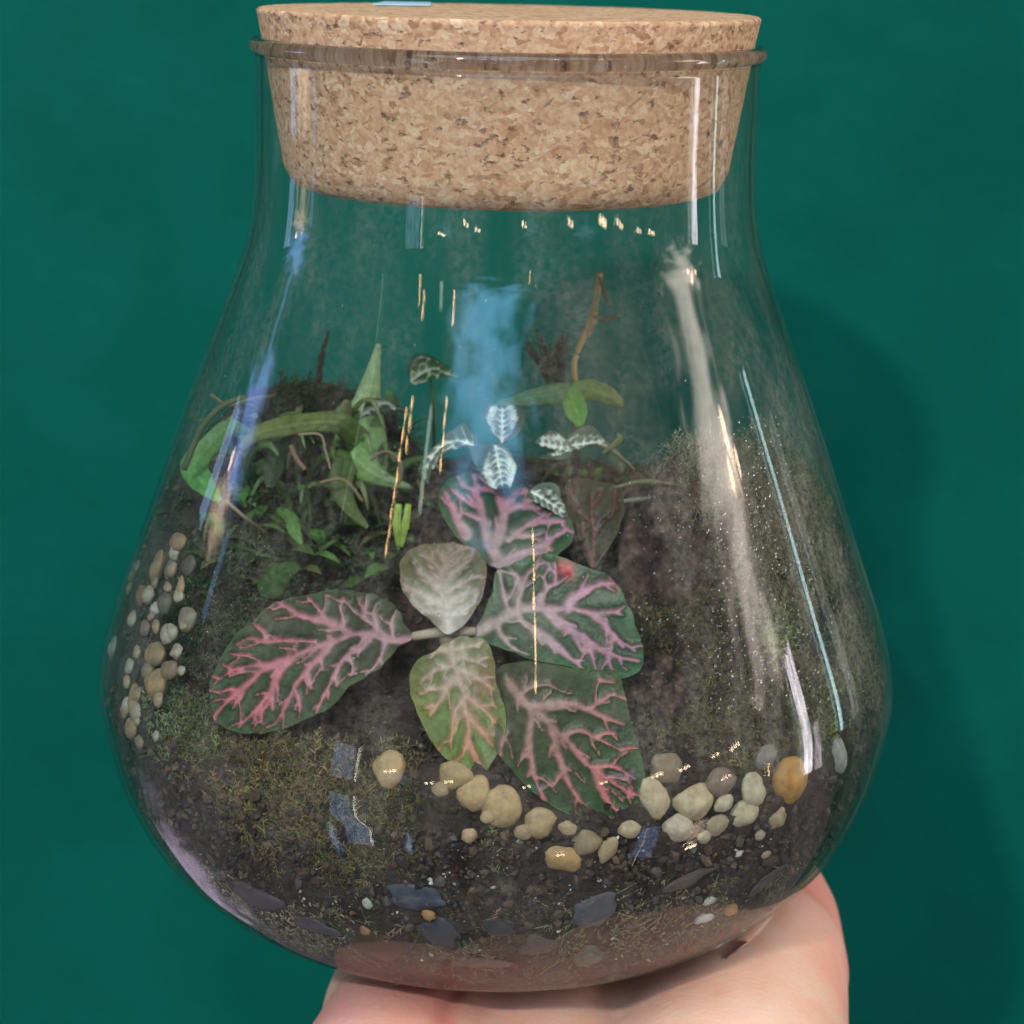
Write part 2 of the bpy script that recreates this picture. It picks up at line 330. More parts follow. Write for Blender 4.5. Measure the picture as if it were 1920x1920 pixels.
def lathe(prof, n, closed=False):
    prof = np.asarray(prof); th = np.linspace(0, 2 * math.pi, n, endpoint=False); k = len(prof)
    V = np.stack([prof[:, 0][:, None] * np.cos(th), prof[:, 0][:, None] * np.sin(th), np.repeat(prof[:, 1][:, None], n, 1)], -1).reshape(-1, 3)
    F = []
    for i in range(k if closed else k - 1):
        i2 = (i + 1) % k
        for j in range(n):
            j2 = (j + 1) % n
            F.append((i * n + j, i * n + j2, i2 * n + j2, i2 * n + j))
    return V, F
def fix_normals(o):
    bm = bmesh.new(); bm.from_mesh(o.data); bmesh.ops.remove_doubles(bm, verts=bm.verts, dist=1e-7); bmesh.ops.recalc_face_normals(bm, faces=bm.faces); bm.to_mesh(o.data); bm.free()
def tube(pts, rad, n=8, jitter=0):
    pts = np.asarray(pts, float); rad = np.broadcast_to(rad, len(pts)); V = []; F = []
    T = np.gradient(pts, axis=0)
    for i, (p, t) in enumerate(zip(pts, T)):
        t = t / (np.linalg.norm(t) + 1e-12); a = np.cross(t, [.31, .2, .93]); a /= np.linalg.norm(a); b = np.cross(t, a)
        for k in range(n):
            q = 2 * math.pi * k / n; V.append(p + (a * math.cos(q) + b * math.sin(q)) * rad[i] * (1 + jitter * (random.random() - .5)))
    for i in range(len(pts) - 1):
        for k in range(n): F.append((i * n + k, i * n + (k + 1) % n, (i + 1) * n + (k + 1) % n, (i + 1) * n + k))
    F.append(tuple(range(n))[::-1]); F.append(tuple(range((len(pts) - 1) * n, len(pts) * n)))
    return V, F
_ico = {}
def ico(sub):
    if sub not in _ico:
        bm = bmesh.new(); bmesh.ops.create_icosphere(bm, subdivisions=sub, radius=1)
        _ico[sub] = (np.array([v.co[:] for v in bm.verts]), [tuple(v.index for v in f.verts) for f in bm.faces]); bm.free()
    return _ico[sub]
def lump(center, radii, seed, axes=None, sub=3, rough=.16, freq=1.3):
    V, F = ico(sub); out = []
    for v in V:
        s = 1 + rough * mnoise.noise(Vector(v) * freq + Vector((seed * 3.1, seed * 1.7, seed))) + rough * .4 * mnoise.noise(Vector(v) * freq * 2.7 + Vector((seed, 5, seed * 2)))
        out.append(v * s)
    out = np.array(out) * np.asarray(radii)
    if axes is not None: out = out @ np.asarray(axes)
    return out + np.asarray(center), F

# ------------------------------------------------------------------ setting: wall
WY = .118
V = [(-1.6, WY, -.15), (1.6, WY, -.15), (1.6, WY, 1.3), (-1.6, WY, 1.3)]
tag(mesh_obj('wall', V, [(0, 1, 2, 3)], M_wall, smooth=False), kind='structure', label='plain dark green painted wall behind the jar')

# ------------------------------------------------------------------ the jar
jar = empty('glass_jar', (0, 0, 0), label='clear bulbous glass terrarium jar with narrow neck held up on a hand', cat='jar')
inner = PROF.copy(); tn = np.gradient(PROF, axis=0); nn = np.stack([tn[:, 1], -tn[:, 0]], 1); nn /= np.linalg.norm(nn, axis=1)[:, None]
inner = PROF - nn * GT
V, F = lathe(np.vstack([PROF, inner[::-1]]), 200, True)
body = mesh_obj('body', V, F, M_glass, jar); fix_normals(body)
body.data.materials.append(M_glass_in)
for pl in body.data.polygons:
    c = pl.center
    if np.hypot(c[0], c[1]) < np.interp(c[2], PROF[:, 1], PROF[:, 0]) - GT * .45: pl.material_index = 1
# rolled rim
th = np.linspace(0, 2 * math.pi, 20, endpoint=False)
V, F = lathe(np.stack([.03775 + .00135 * np.cos(th), .1349 + .00120 * np.sin(th)], 1), 200, True)
o = mesh_obj('rim', V, F, solid_glass('rim_glass', (.86, .88, .90)), jar); fix_normals(o)
# thick foot
ft = spline([(.0001, .0), (.030, .0), (.0415, .0), (.0448, .0006), (.0470, .0020), (.0468, .00225), (.044, .00228), (.0001, .00228)], 5)
V, F = lathe(ft, 160); o = mesh_obj('base', V, F, M_thick, jar); fix_normals(o)
# dew drops inside the wall
Vd, Fd = ico(1); VV = []; FF = []
def dew(n, box, smin, smax):
    for _ in range(n):
        x = rng.uniform(box[0], box[2]); y = rng.uniform(box[1], box[3]); P = on_jar(x, y, GT + .0001)
        if P is None: continue
        a = np.array([P[0], P[1], 0]); a /= np.linalg.norm(a); t = np.cross([0, 0, 1], a); u = np.cross(a, t)
        s = smin * (smax / smin) ** rng.random() ** 2
        k = len(VV) and sum(len(q) for q in VV)
        VV.append(P + Vd[:, :1] * a * s * .45 + Vd[:, 1:2] * t * s + Vd[:, 2:] * u * s * 1.15)
        FF.extend([tuple(i + 0 for i in f) for f in (np.array(Fd) + len(Vd) * (len(VV) - 1))])
dew(1100, (1330, 780, 1665, 1330), .00008, .00026)
dew(260, (1180, 880, 1420, 1300), .00007, .0002)
dew(160, (420, 520, 1300, 1500), .00006, .00018)
dew(260, (200, 560, 430, 1300), .00006, .00018)
tag(mesh_obj('dew', np.vstack(VV), [tuple(int(i) for i in f) for f in FF], solid_glass('water', (1, 1, 1)), jar), kind='stuff')

# ------------------------------------------------------------------ cork stopper
cork = empty('cork_stopper', (0, 0, .1142), label='tapered tan cork stopper pressed into the neck of the jar', cat='cork stopper')
cz0, cz1, cr0, cr1 = .1142, .1403, .0336, .0379
cp = [(.0001, cz0), (.015, cz0), (cr0 - .0022, cz0), (cr0 - .0007, cz0 + .0006), (cr0, cz0 + .0020)]
for t in np.linspace(.12, .97, 24): cp.append((cr0 + (cr1 - cr0) * t, cz0 + (cz1 - cz0) * t))
cp += [(cr1, cz1 - .0003), (cr1 - .0004, cz1)] + [(cr1 * t, cz1) for t in (.96, .9, .8, .6, .4, .2, .003)]
V, F = lathe(cp, 240)
V = np.array([v + np.array([v[0], v[1], 0]) / max(np.hypot(v[0], v[1]), 1e-6) * (-.00022 * max(0, mnoise.noise(Vector(v) * 480)) ) - np.array([0, 0, .0004 * max(0, mnoise.noise(Vector(v) * 330) - .15) if v[2] > cz1 - .001 and np.hypot(v[0], v[1]) > .0365 else 0]) for v in V])
o = mesh_obj('plug', V, F, M_cork, cork); fix_normals(o)
a, b_, c_, d_ = (np.array([*at2, cz1 + .00012]) for at2 in ((-.0215, .013), (-.0125, .0145), (-.0130, .0275), (-.0205, .0265)))
q = np.array([0, 0, .00025])
mesh_obj('sticker', [a, b_, c_, d_, a + q, b_ + q, c_ + q, d_ + q], [(3, 2, 1, 0), (4, 5, 6, 7), (0, 1, 5, 4), (1, 2, 6, 5), (2, 3, 7, 6), (3, 0, 4, 7)], M_sticker, cork, False)

# ------------------------------------------------------------------ soil
nth, nr = 300, 90
th = np.linspace(0, 2 * math.pi, nth, endpoint=False); V = [(0, 0, float(soil_h(0, 0)))]; F = []
for i in range(1, nr + 1):
    fr = (i / nr) ** .9
    for t in th:
        R = .055
        for _ in range(6): R = rin(float(soil_h(R * fr * math.cos(t), R * fr * math.sin(t)))  , GT + .0007)
        x, y = R * fr * math.cos(t), R * fr * math.sin(t); h = float(soil_h(x, y))
        b_ = mnoise.fractal(Vector((x, y, 0)) * 160, .8, 2.1, 5) * .0014 * min(1, (1 - fr) * 12 + .15)
        V.append((x, y, h + b_))
for j in range(nth): F.append((0, 1 + j, 1 + (j + 1) % nth))
for i in range(nr - 1):
    for j in range(nth):
        a, b_ = 1 + i * nth, 1 + (i + 1) * nth
        F.append((a + j, b_ + j, b_ + (j + 1) % nth, a + (j + 1) % nth))
edge = [V[1 + (nr - 1) * nth + j] for j in range(nth)]; nd = 44
for k in range(1, nd + 1):
    for j in range(nth):
        z = edge[j][2] + (.0030 - edge[j][2]) * k / nd; ins = GT + .0007 + .0008 * max(0, mnoise.fractal(Vector((edge[j][0] * 1.2, edge[j][1] * 1.2, z)) * 260, .8, 2.1, 5) + .1)
        R = float(rin(z, ins)); V.append((R * math.cos(th[j]), R * math.sin(th[j]), z))
base0 = 1 + (nr - 1) * nth
for k in range(nd):
    a, b_ = base0 + k * nth, base0 + (k + 1) * nth
    for j in range(nth): F.append((a + j, b_ + j, b_ + (j + 1) % nth, a + (j + 1) % nth))
F.append(tuple(base0 + nd * nth + j for j in range(nth))[::-1])
tag(mesh_obj('soil', V, F, M_soil), kind='structure', label='dark crumbly soil filling the lower part of the jar')

# crumbs of soil, bark and perlite lying on and in the soil (uncountable)
def scatter(name, label, n, box, smin, smax, cols, mat, where='soil', cat='debris', sub=1, kind='stuff', test=None):
    Vi, Fi = ico(sub); VV = []; FF = []; CC = []
    Fi = np.array(Fi); k = 0
    for _ in range(n):
        x = rng.uniform(box[0], box[2]); y = rng.uniform(box[1], box[3])
        if test and not test(x, y): continue
        P = on_soil(x, y) if where == 'soil' else on_jar(x, y, GT + .0008)
        if P is None: continue
        s = smin * (smax / smin) ** rng.random() ** 2
        R = np.linalg.qr(rng.normal(size=(3, 3)))[0]
        if where != 'soil' :
            if P[2] > float(soil_h(P[0], P[1])) + .002: continue
        VV.append(P + (Vi * (1 + .35 * rng.normal(size=(len(Vi), 1)) * .5) * s * np.array([1, .75, .55])) @ R)
        FF.append(Fi + k); k += len(Vi); CC.append(np.repeat([np.array(cols[rng.integers(len(cols))]) * rng.uniform(.7, 1.25)], len(Vi), 0))
    if not VV: return
    return tag(mesh_obj(name, np.vstack(VV), np.vstack(FF).tolist(), mat, smooth=False, colors=np.vstack(CC)), kind=kind, label=label, cat=cat)

# ------------------------------------------------------------------ moss
def moss(name, label, n, poly, length, cols, where='soil', leaflets=9, up=.7, spread=.8, width=.16, lift=0., droop=.3):
    """feathery sprigs: a thin stem with small leaflets, thousands of them in one mass"""
    poly = np.array(poly, float); lo, hi = poly.min(0), poly.max(0)
    def inside(x, y):
        c = False; j = len(poly) - 1
        for i in range(len(poly)):
            if (poly[i, 1] > y) != (poly[j, 1] > y) and x < (poly[j, 0] - poly[i, 0]) * (y - poly[i, 1]) / (poly[j, 1] - poly[i, 1]) + poly[i, 0]: c = not c
            j = i
        return c
    VV = []; CC = []; cnt = 0; tries = 0
    while cnt < n and tries < n * 6:
        tries += 1
        x, y = rng.uniform(lo[0], hi[0]), rng.uniform(lo[1], hi[1])
        if not inside(x, y): continue
        # clumpy density
        if mnoise.noise(Vector((x * .012, y * .012, len(label)))) < rng.uniform(-.55, .25): continue
        P = on_soil(x, y, lift) if where == 'soil' else on_jar(x, y, GT + .0009)
        if P is None: continue
        d = rng.normal(size=3) * spread; d[2] += up
        rad = np.array([P[0], P[1], 0]) / max(np.hypot(P[0], P[1]), 1e-6)
        if where != 'soil':
            d -= rad * (d @ rad); d -= rad * rng.uniform(0, .35)
        d /= np.linalg.norm(d); L = length * rng.uniform(.55, 1.3)
        # keep inside the glass
        tip = P + d * L
        if np.hypot(tip[0], tip[1]) > float(rin(tip[2], GT + .0004)): d = d - rad * (d @ rad) * 1.15; d /= np.linalg.norm(d)
        sd = np.cross(d, rng.normal(size=3)); sd /= np.linalg.norm(sd); e = np.cross(d, sd)
        col = np.array(cols[rng.integers(len(cols))]) * rng.uniform(1.1, 2.4)
        bend = -np.array([0, 0, 1]) * droop * L
        f = lambda t: P + d * L * t + bend * t * t
        wst = L * .03
        VV += [f(0) + sd * wst, f(0) - sd * wst, f(1)]; CC += [col * .8, col * .8, col]
        for q in range(leaflets):
            t = (q + .7) / leaflets; s = 1 if q % 2 else -1; ll = L * width * 2.1 * (1.1 - t * .75)
            b0 = f(t); ax = (sd * s * math.cos(q * .9) + e * math.sin(q * .9)) * .8 + d * .55
            VV += [b0 - d * L * .035, b0 + d * L * .035, b0 + ax * ll]; CC += [col * .85, col, col * 1.15]
        cnt += 1
    VV = np.array(VV); VV[:, 2] = np.maximum(VV[:, 2], .0034)
    R = np.hypot(VV[:, 0], VV[:, 1]); lim = rin(VV[:, 2], GT + .0003); k = np.minimum(1, lim / np.maximum(R, 1e-6)); VV[:, :2] *= k[:, None]
    return tag(mesh_obj(name, VV, np.arange(len(VV)).reshape(-1, 3).tolist(), M_moss, smooth=False, colors=np.clip(CC, 0, 1)), kind='stuff', label=label, cat='moss')
DK = [(.018, .028, .014), (.028, .038, .02), (.04, .045, .03)]
OL = [(.085, .085, .030), (.12, .11, .045), (.06, .07, .03), (.10, .075, .04)]
GG = [(.06, .095, .055), (.04, .075, .04), (.09, .11, .07)]
moss('moss', 'dark moss mound at the back left with a bare twig standing in it', 2600, [(470, 800), (510, 735), (590, 715), (660, 745), (700, 790), (790, 800), (770, 950), (600, 960), (480, 900)], .0042, DK, lift=.0005, spread=.9)
moss('moss', 'grey green feathery moss between the strap leaves and the leftmost pink-veined leaf', 1500, [(480, 930), (560, 880), (730, 930), (750, 1040), (700, 1120), (500, 1130)], .0034, GG + DK[1:], spread=1)
moss('moss', 'brown green feathery moss under the leftmost pink-veined leaf by the front glass', 1500, [(300, 1390), (430, 1380), (640, 1400), (720, 1560), (660, 1640), (500, 1600), (330, 1450)], .0042, OL + [(.13, .085, .05)], spread=1.1)
moss('moss', 'pale green moss at the lower left behind the pebbles', 500, [(260, 1330), (330, 1280), (400, 1340), (420, 1420), (300, 1430)], .0034, [(.12, .15, .075), (.09, .12, .06)])
moss('moss', 'olive moss bank in the middle right between the stone and the glass', 1700, [(1180, 1130), (1330, 1080), (1440, 1020), (1500, 1200), (1540, 1400), (1400, 1450), (1220, 1400)], .0036, OL + DK[2:], spread=1)
moss('moss', 'brownish moss pressed to the misted glass along the right edge', 2200, [(1400, 850), (1560, 950), (1630, 1110), (1665, 1270), (1620, 1370), (1530, 1380), (1470, 1180), (1400, 1000)], .0034, [(.085, .08, .045), (.06, .06, .035), (.11, .10, .06), (.10, .075, .055)], where='glass', spread=1)
moss('moss', 'mossy tuft on the back right behind the white-leaved sprigs', 800, [(960, 780), (1130, 760), (1260, 800), (1320, 930), (1180, 950), (1000, 900)], .003, [(.06, .06, .03), (.045, .05, .03), (.09, .08, .045)])
moss('moss', 'small bright green sprig against the dark soil at the bottom front', 26, [(860, 1590), (950, 1580), (960, 1650), (880, 1690)], .0042, [(.16, .20, .07), (.12, .16, .06)], where='glass')
moss('moss', 'bright moss tufts below the tall streak of light at right', 60, [(1425, 1120), (1480, 1130), (1490, 1210), (1440, 1230)], .003, [(.13, .18, .06)], where='glass')
moss('moss', 'light moss tuft at the far right above the grey stone', 110, [(1540, 1290), (1610, 1290), (1620, 1390), (1550, 1400)], .0035, [(.14, .16, .05), (.11, .12, .05)], where='glass')
moss('moss', 'pale dry moss threads against the lower left glass', 520, [(235, 1470), (330, 1560), (470, 1660), (660, 1700), (660, 1790), (470, 1750), (300, 1610)], .0065, [(.22, .19, .13), (.13, .12, .07), (.17, .13, .10)], where='glass', leaflets=5, width=.09, spread=1.2, up=.1)
moss('moss', 'dry moss threads against the lower right glass', 420, [(1030, 1730), (1200, 1640), (1440, 1640), (1570, 1560), (1560, 1650), (1400, 1740), (1180, 1820), (1040, 1840)], .006, [(.14, .13, .08), (.10, .10, .055)], where='glass', leaflets=5, width=.09, spread=1.2, up=.1)

moss('moss', 'dark green moss covering the ground between the left gravel and the pink-veined leaf', 1500, [(380, 960), (490, 920), (520, 1120), (450, 1200), (400, 1300), (350, 1280), (340, 1120)], .0034, GG + DK, spread=1)
moss('moss', 'brown green moss in the dark hollow left of the tan pebble row', 700, [(560, 1420), (700, 1360), (790, 1420), (780, 1620), (640, 1660), (560, 1560)], .0038, OL + DK[1:], spread=1.1)

def ground_cover(label, n, box, size, cols):
    V = []; F = []; C = []
    for _ in range(n):
        P = on_soil(rng.uniform(box[0], box[2]), rng.uniform(box[1], box[3]))
        if P is None or np.hypot(P[0], P[1]) > float(rin(P[2])) - .004: continue
        d = rng.normal(size=3); d[2] = abs(d[2]) * .5 + .2; d[1] -= .4; d /= np.linalg.norm(d); s = np.cross(d, [0, 0, 1]); s /= np.linalg.norm(s); u = np.cross(s, d)
        L = size * rng.uniform(.5, 1.3); wd = L * rng.uniform(.14, .34); col = np.array(cols[rng.integers(len(cols))]) * rng.uniform(.6, 1.5); k = len(V)
        base = P + np.array([0, 0, rng.uniform(0, .003)])
        for i, w_ in enumerate((.15, .75, 1, .8, .08)):
            t = i / 4
            for q in (-1, 0, 1): V.append(base + d * L * t + s * q * wd * w_ + u * (abs(q) * wd * .35 * w_ + L * .35 * t - L * .55 * t * t)); C.append(col * (1.2 if q == 0 else .9))
        for i in range(4):
            for q in (0, 1): F.append((k + i * 3 + q, k + i * 3 + q + 1, k + i * 3 + q + 4, k + i * 3 + q + 3))
    return tag(mesh_obj('ground_cover', V, F, M_leaf, colors=np.clip(C, 0, 1)), kind='stuff', label=label, cat='ground cover')
ground_cover('tangle of small green leaves and shoots among the moss at the left', 170, (400, 800, 780, 1110), .0055, [(.06, .17, .03), (.035, .10, .03), (.09, .18, .05), (.10, .12, .05)])
ground_cover('sparse olive shoots among the moss at the middle back', 90, (780, 780, 1330, 960), .0045, [(.09, .13, .05), (.06, .09, .04), (.14, .13, .06), (.12, .08, .05)])

moss('moss', 'dull green moss flecks spread through the dark soil along the bottom glass', 420, [(300, 1560), (700, 1640), (1000, 1660), (1400, 1600), (1560, 1560), (1450, 1720), (1150, 1830), (850, 1840), (560, 1780), (330, 1640)], .0036, [(.10, .11, .055), (.13, .12, .08), (.07, .09, .05), (.15, .11, .07)], where='glass', spread=1.2, up=.1)

moss('moss', 'hazy grey green moss along the top of the bank at the right', 1500, [(1200, 860), (1320, 820), (1480, 840), (1560, 930), (1500, 1010), (1350, 960), (1230, 960)], .0042, [(.075, .085, .05), (.06, .065, .04), (.10, .10, .07)], spread=1)
moss('moss', 'thin moss film climbing the misted glass at the upper right', 700, [(1250, 830), (1440, 790), (1560, 930), (1610, 1060), (1480, 1060), (1300, 960)], .003, [(.10, .105, .07), (.085, .09, .06)], where='glass', spread=1.1)

# ------------------------------------------------------------------ stones
def glass_frame(P):
    a = np.array([P[0], P[1], 0]); a /= np.linalg.norm(a)
    dz = float(rin(P[2] + .001) - rin(P[2] - .001)) / .002; n = a - np.array([0, 0, dz]); n /= np.linalg.norm(n)
    t = np.cross([0, 0, 1], a); u = np.cross(n, t); return t, u, n
PX = .000079                                     # metres per photograph pixel near the front glass
seed = 0; PEBS = []
def pebble(x, y, rx, ry, col, label, group, where='glass', name='pebble', depth=.55, mat=None, cat='pebble', sub=3, rough=.3):
    global seed; seed += 1
    if where == 'glass':
        ins = GT + .0001 + min(rx, ry) * PX * depth; PEBS.append((x, y, rx, ry))
        P = on_jar(x, y, ins)
        while P is None: x += 3 * (1 if x < 940 else -1); P = on_jar(x, y, ins)
    else: P = on_soil(x, y, min(rx, ry) * PX * .4)
    t, u, n = glass_frame(P)
    k = np.linalg.norm(P - CAM) / .27
    ang = random.uniform(-.5, .5); t2, u2 = t * math.cos(ang) + u * math.sin(ang), u * math.cos(ang) - t * math.sin(ang)
    V, F = lump((0, 0, 0), (rx * PX * k, ry * PX * k, min(rx, ry) * PX * depth * k), seed, (t2, u2, n), sub, (.1 if col is ORG else rough * random.uniform(.7, 1.15)), random.uniform(.8, 1.3))
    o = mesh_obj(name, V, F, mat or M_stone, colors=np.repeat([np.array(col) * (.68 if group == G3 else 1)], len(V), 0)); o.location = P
    return tag(o, label, cat, group)
TAN, PALE, ORG, GRY, DGR, WHT, BRN = (.42, .31, .17), (.46, .40, .27), (.46, .26, .075), (.20, .19, .19), (.07, .066, .066), (.52, .52, .49), (.23, .14, .085)
G1, G2, G3 = 'tan pebbles along the front glass', 'pale pebbles at the lower right', 'gravel stones against the left glass'
for a in [
    (730, 1440, 27, 33, TAN, 'tan pebble standing alone left of the green and brown hanging leaf', G1),
    (856, 1453, 28, 27, (.34, .26, .14), 'dull tan pebble just under the tip of the hanging leaf', G1),
    (890, 1488, 28, 33, TAN, 'bright tan oval pebble second in the row under the hanging leaf', G1),
    (944, 1513, 33, 37, TAN, 'largest tan pebble of the front row, beside the oval one', G1),
    (1012, 1542, 28, 24, (.36, .28, .16), 'half hidden tan pebble under the lowest pink-veined leaf', G1),
    (1052, 1606, 37, 27, (.44, .30, .14), 'amber pebble lying lowest against the front glass', G1),
    (1102, 1580, 27, 23, (.27, .22, .14), 'shaded brown pebble between the amber and the narrow pebble', G1),
    (1140, 1592, 16, 25, (.36, .30, .18), 'narrow upright pebble right of the amber pebble', G1),
    (880, 1566, 13, 14, (.45, .32, .20), 'tiny tan pebble alone on the dark soil at front', G1),
    (1226, 1494, 24, 36, PALE, 'tall pale pebble touching the tip of the lowest leaf', G2),
    (1302, 1503, 38, 30, PALE, 'broad flat pale pebble in the middle of the right group', G2),
    (1272, 1552, 30, 26, (.50, .46, .36), 'white pebble below the broad flat one catching a warm light', G2),
    (1344, 1546, 25, 20, (.36, .31, .22), 'small brownish pebble right of the white pebble', G2),
    (1413, 1482, 25, 36, (.50, .47, .34), 'pale yellow upright pebble left of the big orange one', G2),
    (1394, 1526, 27, 25, (.50, .46, .33), 'rounded cream pebble below the upright pale one', G2),
    (1457, 1532, 20, 20, (.38, .32, .22), 'small dull pebble just under the big orange one', G2),
    (1481, 1462, 39, 43, ORG, 'big smooth orange pebble by the right glass', G2),
    (1436, 1418, 24, 19, GRY, 'grey pebble behind the big orange one', G2),
    (1352, 1468, 30, 24, (.20, .16, .13), 'brown pebble in shade above the broad flat one', G2),
    (1250, 1440, 30, 25, (.22, .17, .12), 'dark tan pebble right of the lowest leaf, half sunk in soil', G2),
    (1572, 1416, 20, 33, (.33, .35, .34), 'grey stone pressed to the glass at the far right', G2),
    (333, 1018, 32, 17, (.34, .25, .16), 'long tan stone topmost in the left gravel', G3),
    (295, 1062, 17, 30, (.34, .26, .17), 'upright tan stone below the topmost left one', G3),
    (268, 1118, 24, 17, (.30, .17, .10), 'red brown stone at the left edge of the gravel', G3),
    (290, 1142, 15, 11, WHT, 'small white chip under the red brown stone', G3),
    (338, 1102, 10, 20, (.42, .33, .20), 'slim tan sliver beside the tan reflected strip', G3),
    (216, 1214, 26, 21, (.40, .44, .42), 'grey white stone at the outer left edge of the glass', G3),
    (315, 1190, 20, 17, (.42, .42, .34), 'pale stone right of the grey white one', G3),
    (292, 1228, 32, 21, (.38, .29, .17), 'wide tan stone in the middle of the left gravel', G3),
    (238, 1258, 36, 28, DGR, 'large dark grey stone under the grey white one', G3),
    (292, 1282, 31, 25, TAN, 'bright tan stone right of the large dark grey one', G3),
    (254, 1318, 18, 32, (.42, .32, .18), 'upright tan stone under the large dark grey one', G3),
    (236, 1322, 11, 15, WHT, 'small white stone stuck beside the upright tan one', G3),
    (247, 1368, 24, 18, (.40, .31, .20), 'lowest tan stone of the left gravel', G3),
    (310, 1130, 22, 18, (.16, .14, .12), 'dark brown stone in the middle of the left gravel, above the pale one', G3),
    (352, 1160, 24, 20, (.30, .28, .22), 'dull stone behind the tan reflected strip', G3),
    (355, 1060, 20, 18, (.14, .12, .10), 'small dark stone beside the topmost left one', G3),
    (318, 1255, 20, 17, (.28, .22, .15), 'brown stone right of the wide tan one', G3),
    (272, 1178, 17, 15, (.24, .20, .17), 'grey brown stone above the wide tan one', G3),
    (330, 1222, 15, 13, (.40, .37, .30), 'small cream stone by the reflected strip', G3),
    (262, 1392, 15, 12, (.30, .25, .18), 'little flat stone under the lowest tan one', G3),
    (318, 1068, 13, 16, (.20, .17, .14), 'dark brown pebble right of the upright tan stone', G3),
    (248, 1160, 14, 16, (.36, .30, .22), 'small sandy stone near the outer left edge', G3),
    (914, 1532, 13, 11, (.38, .29, .17), 'little tan pebble under the bright oval one', G1),
    (980, 1560, 17, 13, (.32, .25, .15), 'small flat pebble below and right of the largest tan one', G1),
    (1064, 1552, 15, 12, (.38, .31, .19), 'little pebble right of the half hidden tan one', G1),
    (826, 1480, 15, 12, (.30, .23, .14), 'small brown pebble at the left end of the curved row', G1),
    (1180, 1556, 20, 16, (.40, .35, .24), 'pale brown pebble between the narrow and the white pebble', G1),
    (1358, 1506, 18, 15, (.46, .42, .31), 'little cream pebble right of the broad flat one', G2),
    (1425, 1566, 13, 10, (.40, .36, .27), 'lowest little pebble under the cream one', G2),
    (1320, 1570, 16, 12, (.42, .38, .29), 'low cream pebble right of the white pebble', G2)]: pebble(*a)
# small gravel between the larger stones: each is told by its colour, size and the larger stone it lies against
NAMED = [(333, 1018, 'the long tan topmost stone'), (295, 1062, 'the upright tan stone near the top'), (268, 1118, 'the red brown stone'), (216, 1214, 'the grey white outer stone'),
         (315, 1190, 'the pale stone'), (292, 1228, 'the wide tan stone'), (238, 1258, 'the large dark grey stone'), (292, 1282, 'the bright tan stone'), (254, 1318, 'the upright tan lower stone'), (247, 1368, 'the lowest tan stone'), (310, 1130, 'the dark brown middle stone'), (352, 1160, 'the dull stone behind the strip')]
used = set()
for k in range(70):
    x, y, rx = rng.uniform(225, 345), rng.uniform(1030, 1400), rng.uniform(9, 17); ry = rx * rng.uniform(.7, 1.05)
    nx, ny, nm = min(NAMED, key=lambda q: (q[0] - x) ** 2 + (q[1] - y) ** 2)
    side = ('right of' if x > nx else 'left of') if abs(x - nx) > abs(y - ny) else ('below' if y > ny else 'above')
    if (nm, side) in used or len(used) > 25: continue
    used.add((nm, side)); ci = k % 4
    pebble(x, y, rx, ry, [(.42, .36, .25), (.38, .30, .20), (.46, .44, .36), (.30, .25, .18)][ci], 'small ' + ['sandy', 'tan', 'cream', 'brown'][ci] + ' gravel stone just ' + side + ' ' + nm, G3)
GS = 'slate chips against the bottom glass'
for x, y, rx, ry, col, label in [
    (783, 1688, 46, 22, (.060, .068, .098), 'blue grey slate chip, upper left of the bottom row'),
    (822, 1742, 30, 34, (.048, .054, .072), 'dark blue slate chip under the upper left one'),
    (935, 1740, 34, 22, (.050, .050, .056), 'dark grey slate chip in the middle of the bottom'),
    (1010, 1772, 30, 26, (.058, .057, .062), 'grey slate chip right of the middle one, lower'),
    (1112, 1708, 27, 40, (.085, .094, .112), 'pale blue grey upright slate chip at the bottom, right of centre'),
    (1098, 1796, 24, 27, (.085, .10, .09), 'greenish grey chip near the bottom rim with moss threads'),
    (908, 1806, 34, 15, (.085, .066, .070), 'mauve grey chip low on the bottom glass'),
    (480, 1680, 60, 20, (.090, .066, .086), 'long mauve chip behind the lower left glass'),
    (590, 1735, 40, 18, (.075, .062, .075), 'dull mauve chip low at the left, under the long one'),
    (1290, 1650, 48, 13, (.085, .07, .07), 'long pinkish grey chip under the right pebbles'),
    (1440, 1650, 40, 15, (.075, .062, .062), 'brown grey chip low at the right end of the bottom row')]:
    pebble(x, y, rx, ry, col, label, GS, name='slate_chip', depth=.3, mat=M_chip, cat='slate chip', rough=.75)
GB = 'bark bits in the bottom soil'
for x, y, rx, ry, col, label in [
    (705, 1762, 48, 44, (.050, .024, .017), 'big dark red brown bark piece at the bottom left of centre'),
    (1371, 1706, 17, 13, (.42, .24, .10), 'orange bark crumb at the lower right'),
    (803, 1716, 14, 10, (.42, .25, .11), 'orange bark crumb on the blue slate chip'),
    (686, 1747, 10, 11, (.35, .19, .10), 'orange bark crumb on the dark red brown piece'),
    (690, 1694, 9, 12, (.45, .50, .46), 'pale green grey chip above the dark red brown piece'),
    (1320, 1722, 19, 12, (.62, .68, .70), 'white flake left of the orange crumb at lower right'),
    (1330, 1690, 14, 9, (.5, .53, .55), 'grey white flake above the other flake at lower right'),
    (1386, 1601, 8, 7, (.6, .62, .66), 'tiny white crumb under the right pebbles'),
    (1436, 1602, 11, 8, (.42, .33, .22), 'tiny tan crumb right of the tiny white one')]:
    pebble(x, y, rx, ry, col, label, GB, name='bark_bit', depth=.4, cat='bark bit', sub=2, rough=.5)
P = on_soil(1245, 1090); k = np.linalg.norm(P - CAM) / .27
V, F = lump((0, 0, 0), (.0100, .011, .0150), 43, None, 5, .30, 1.9)
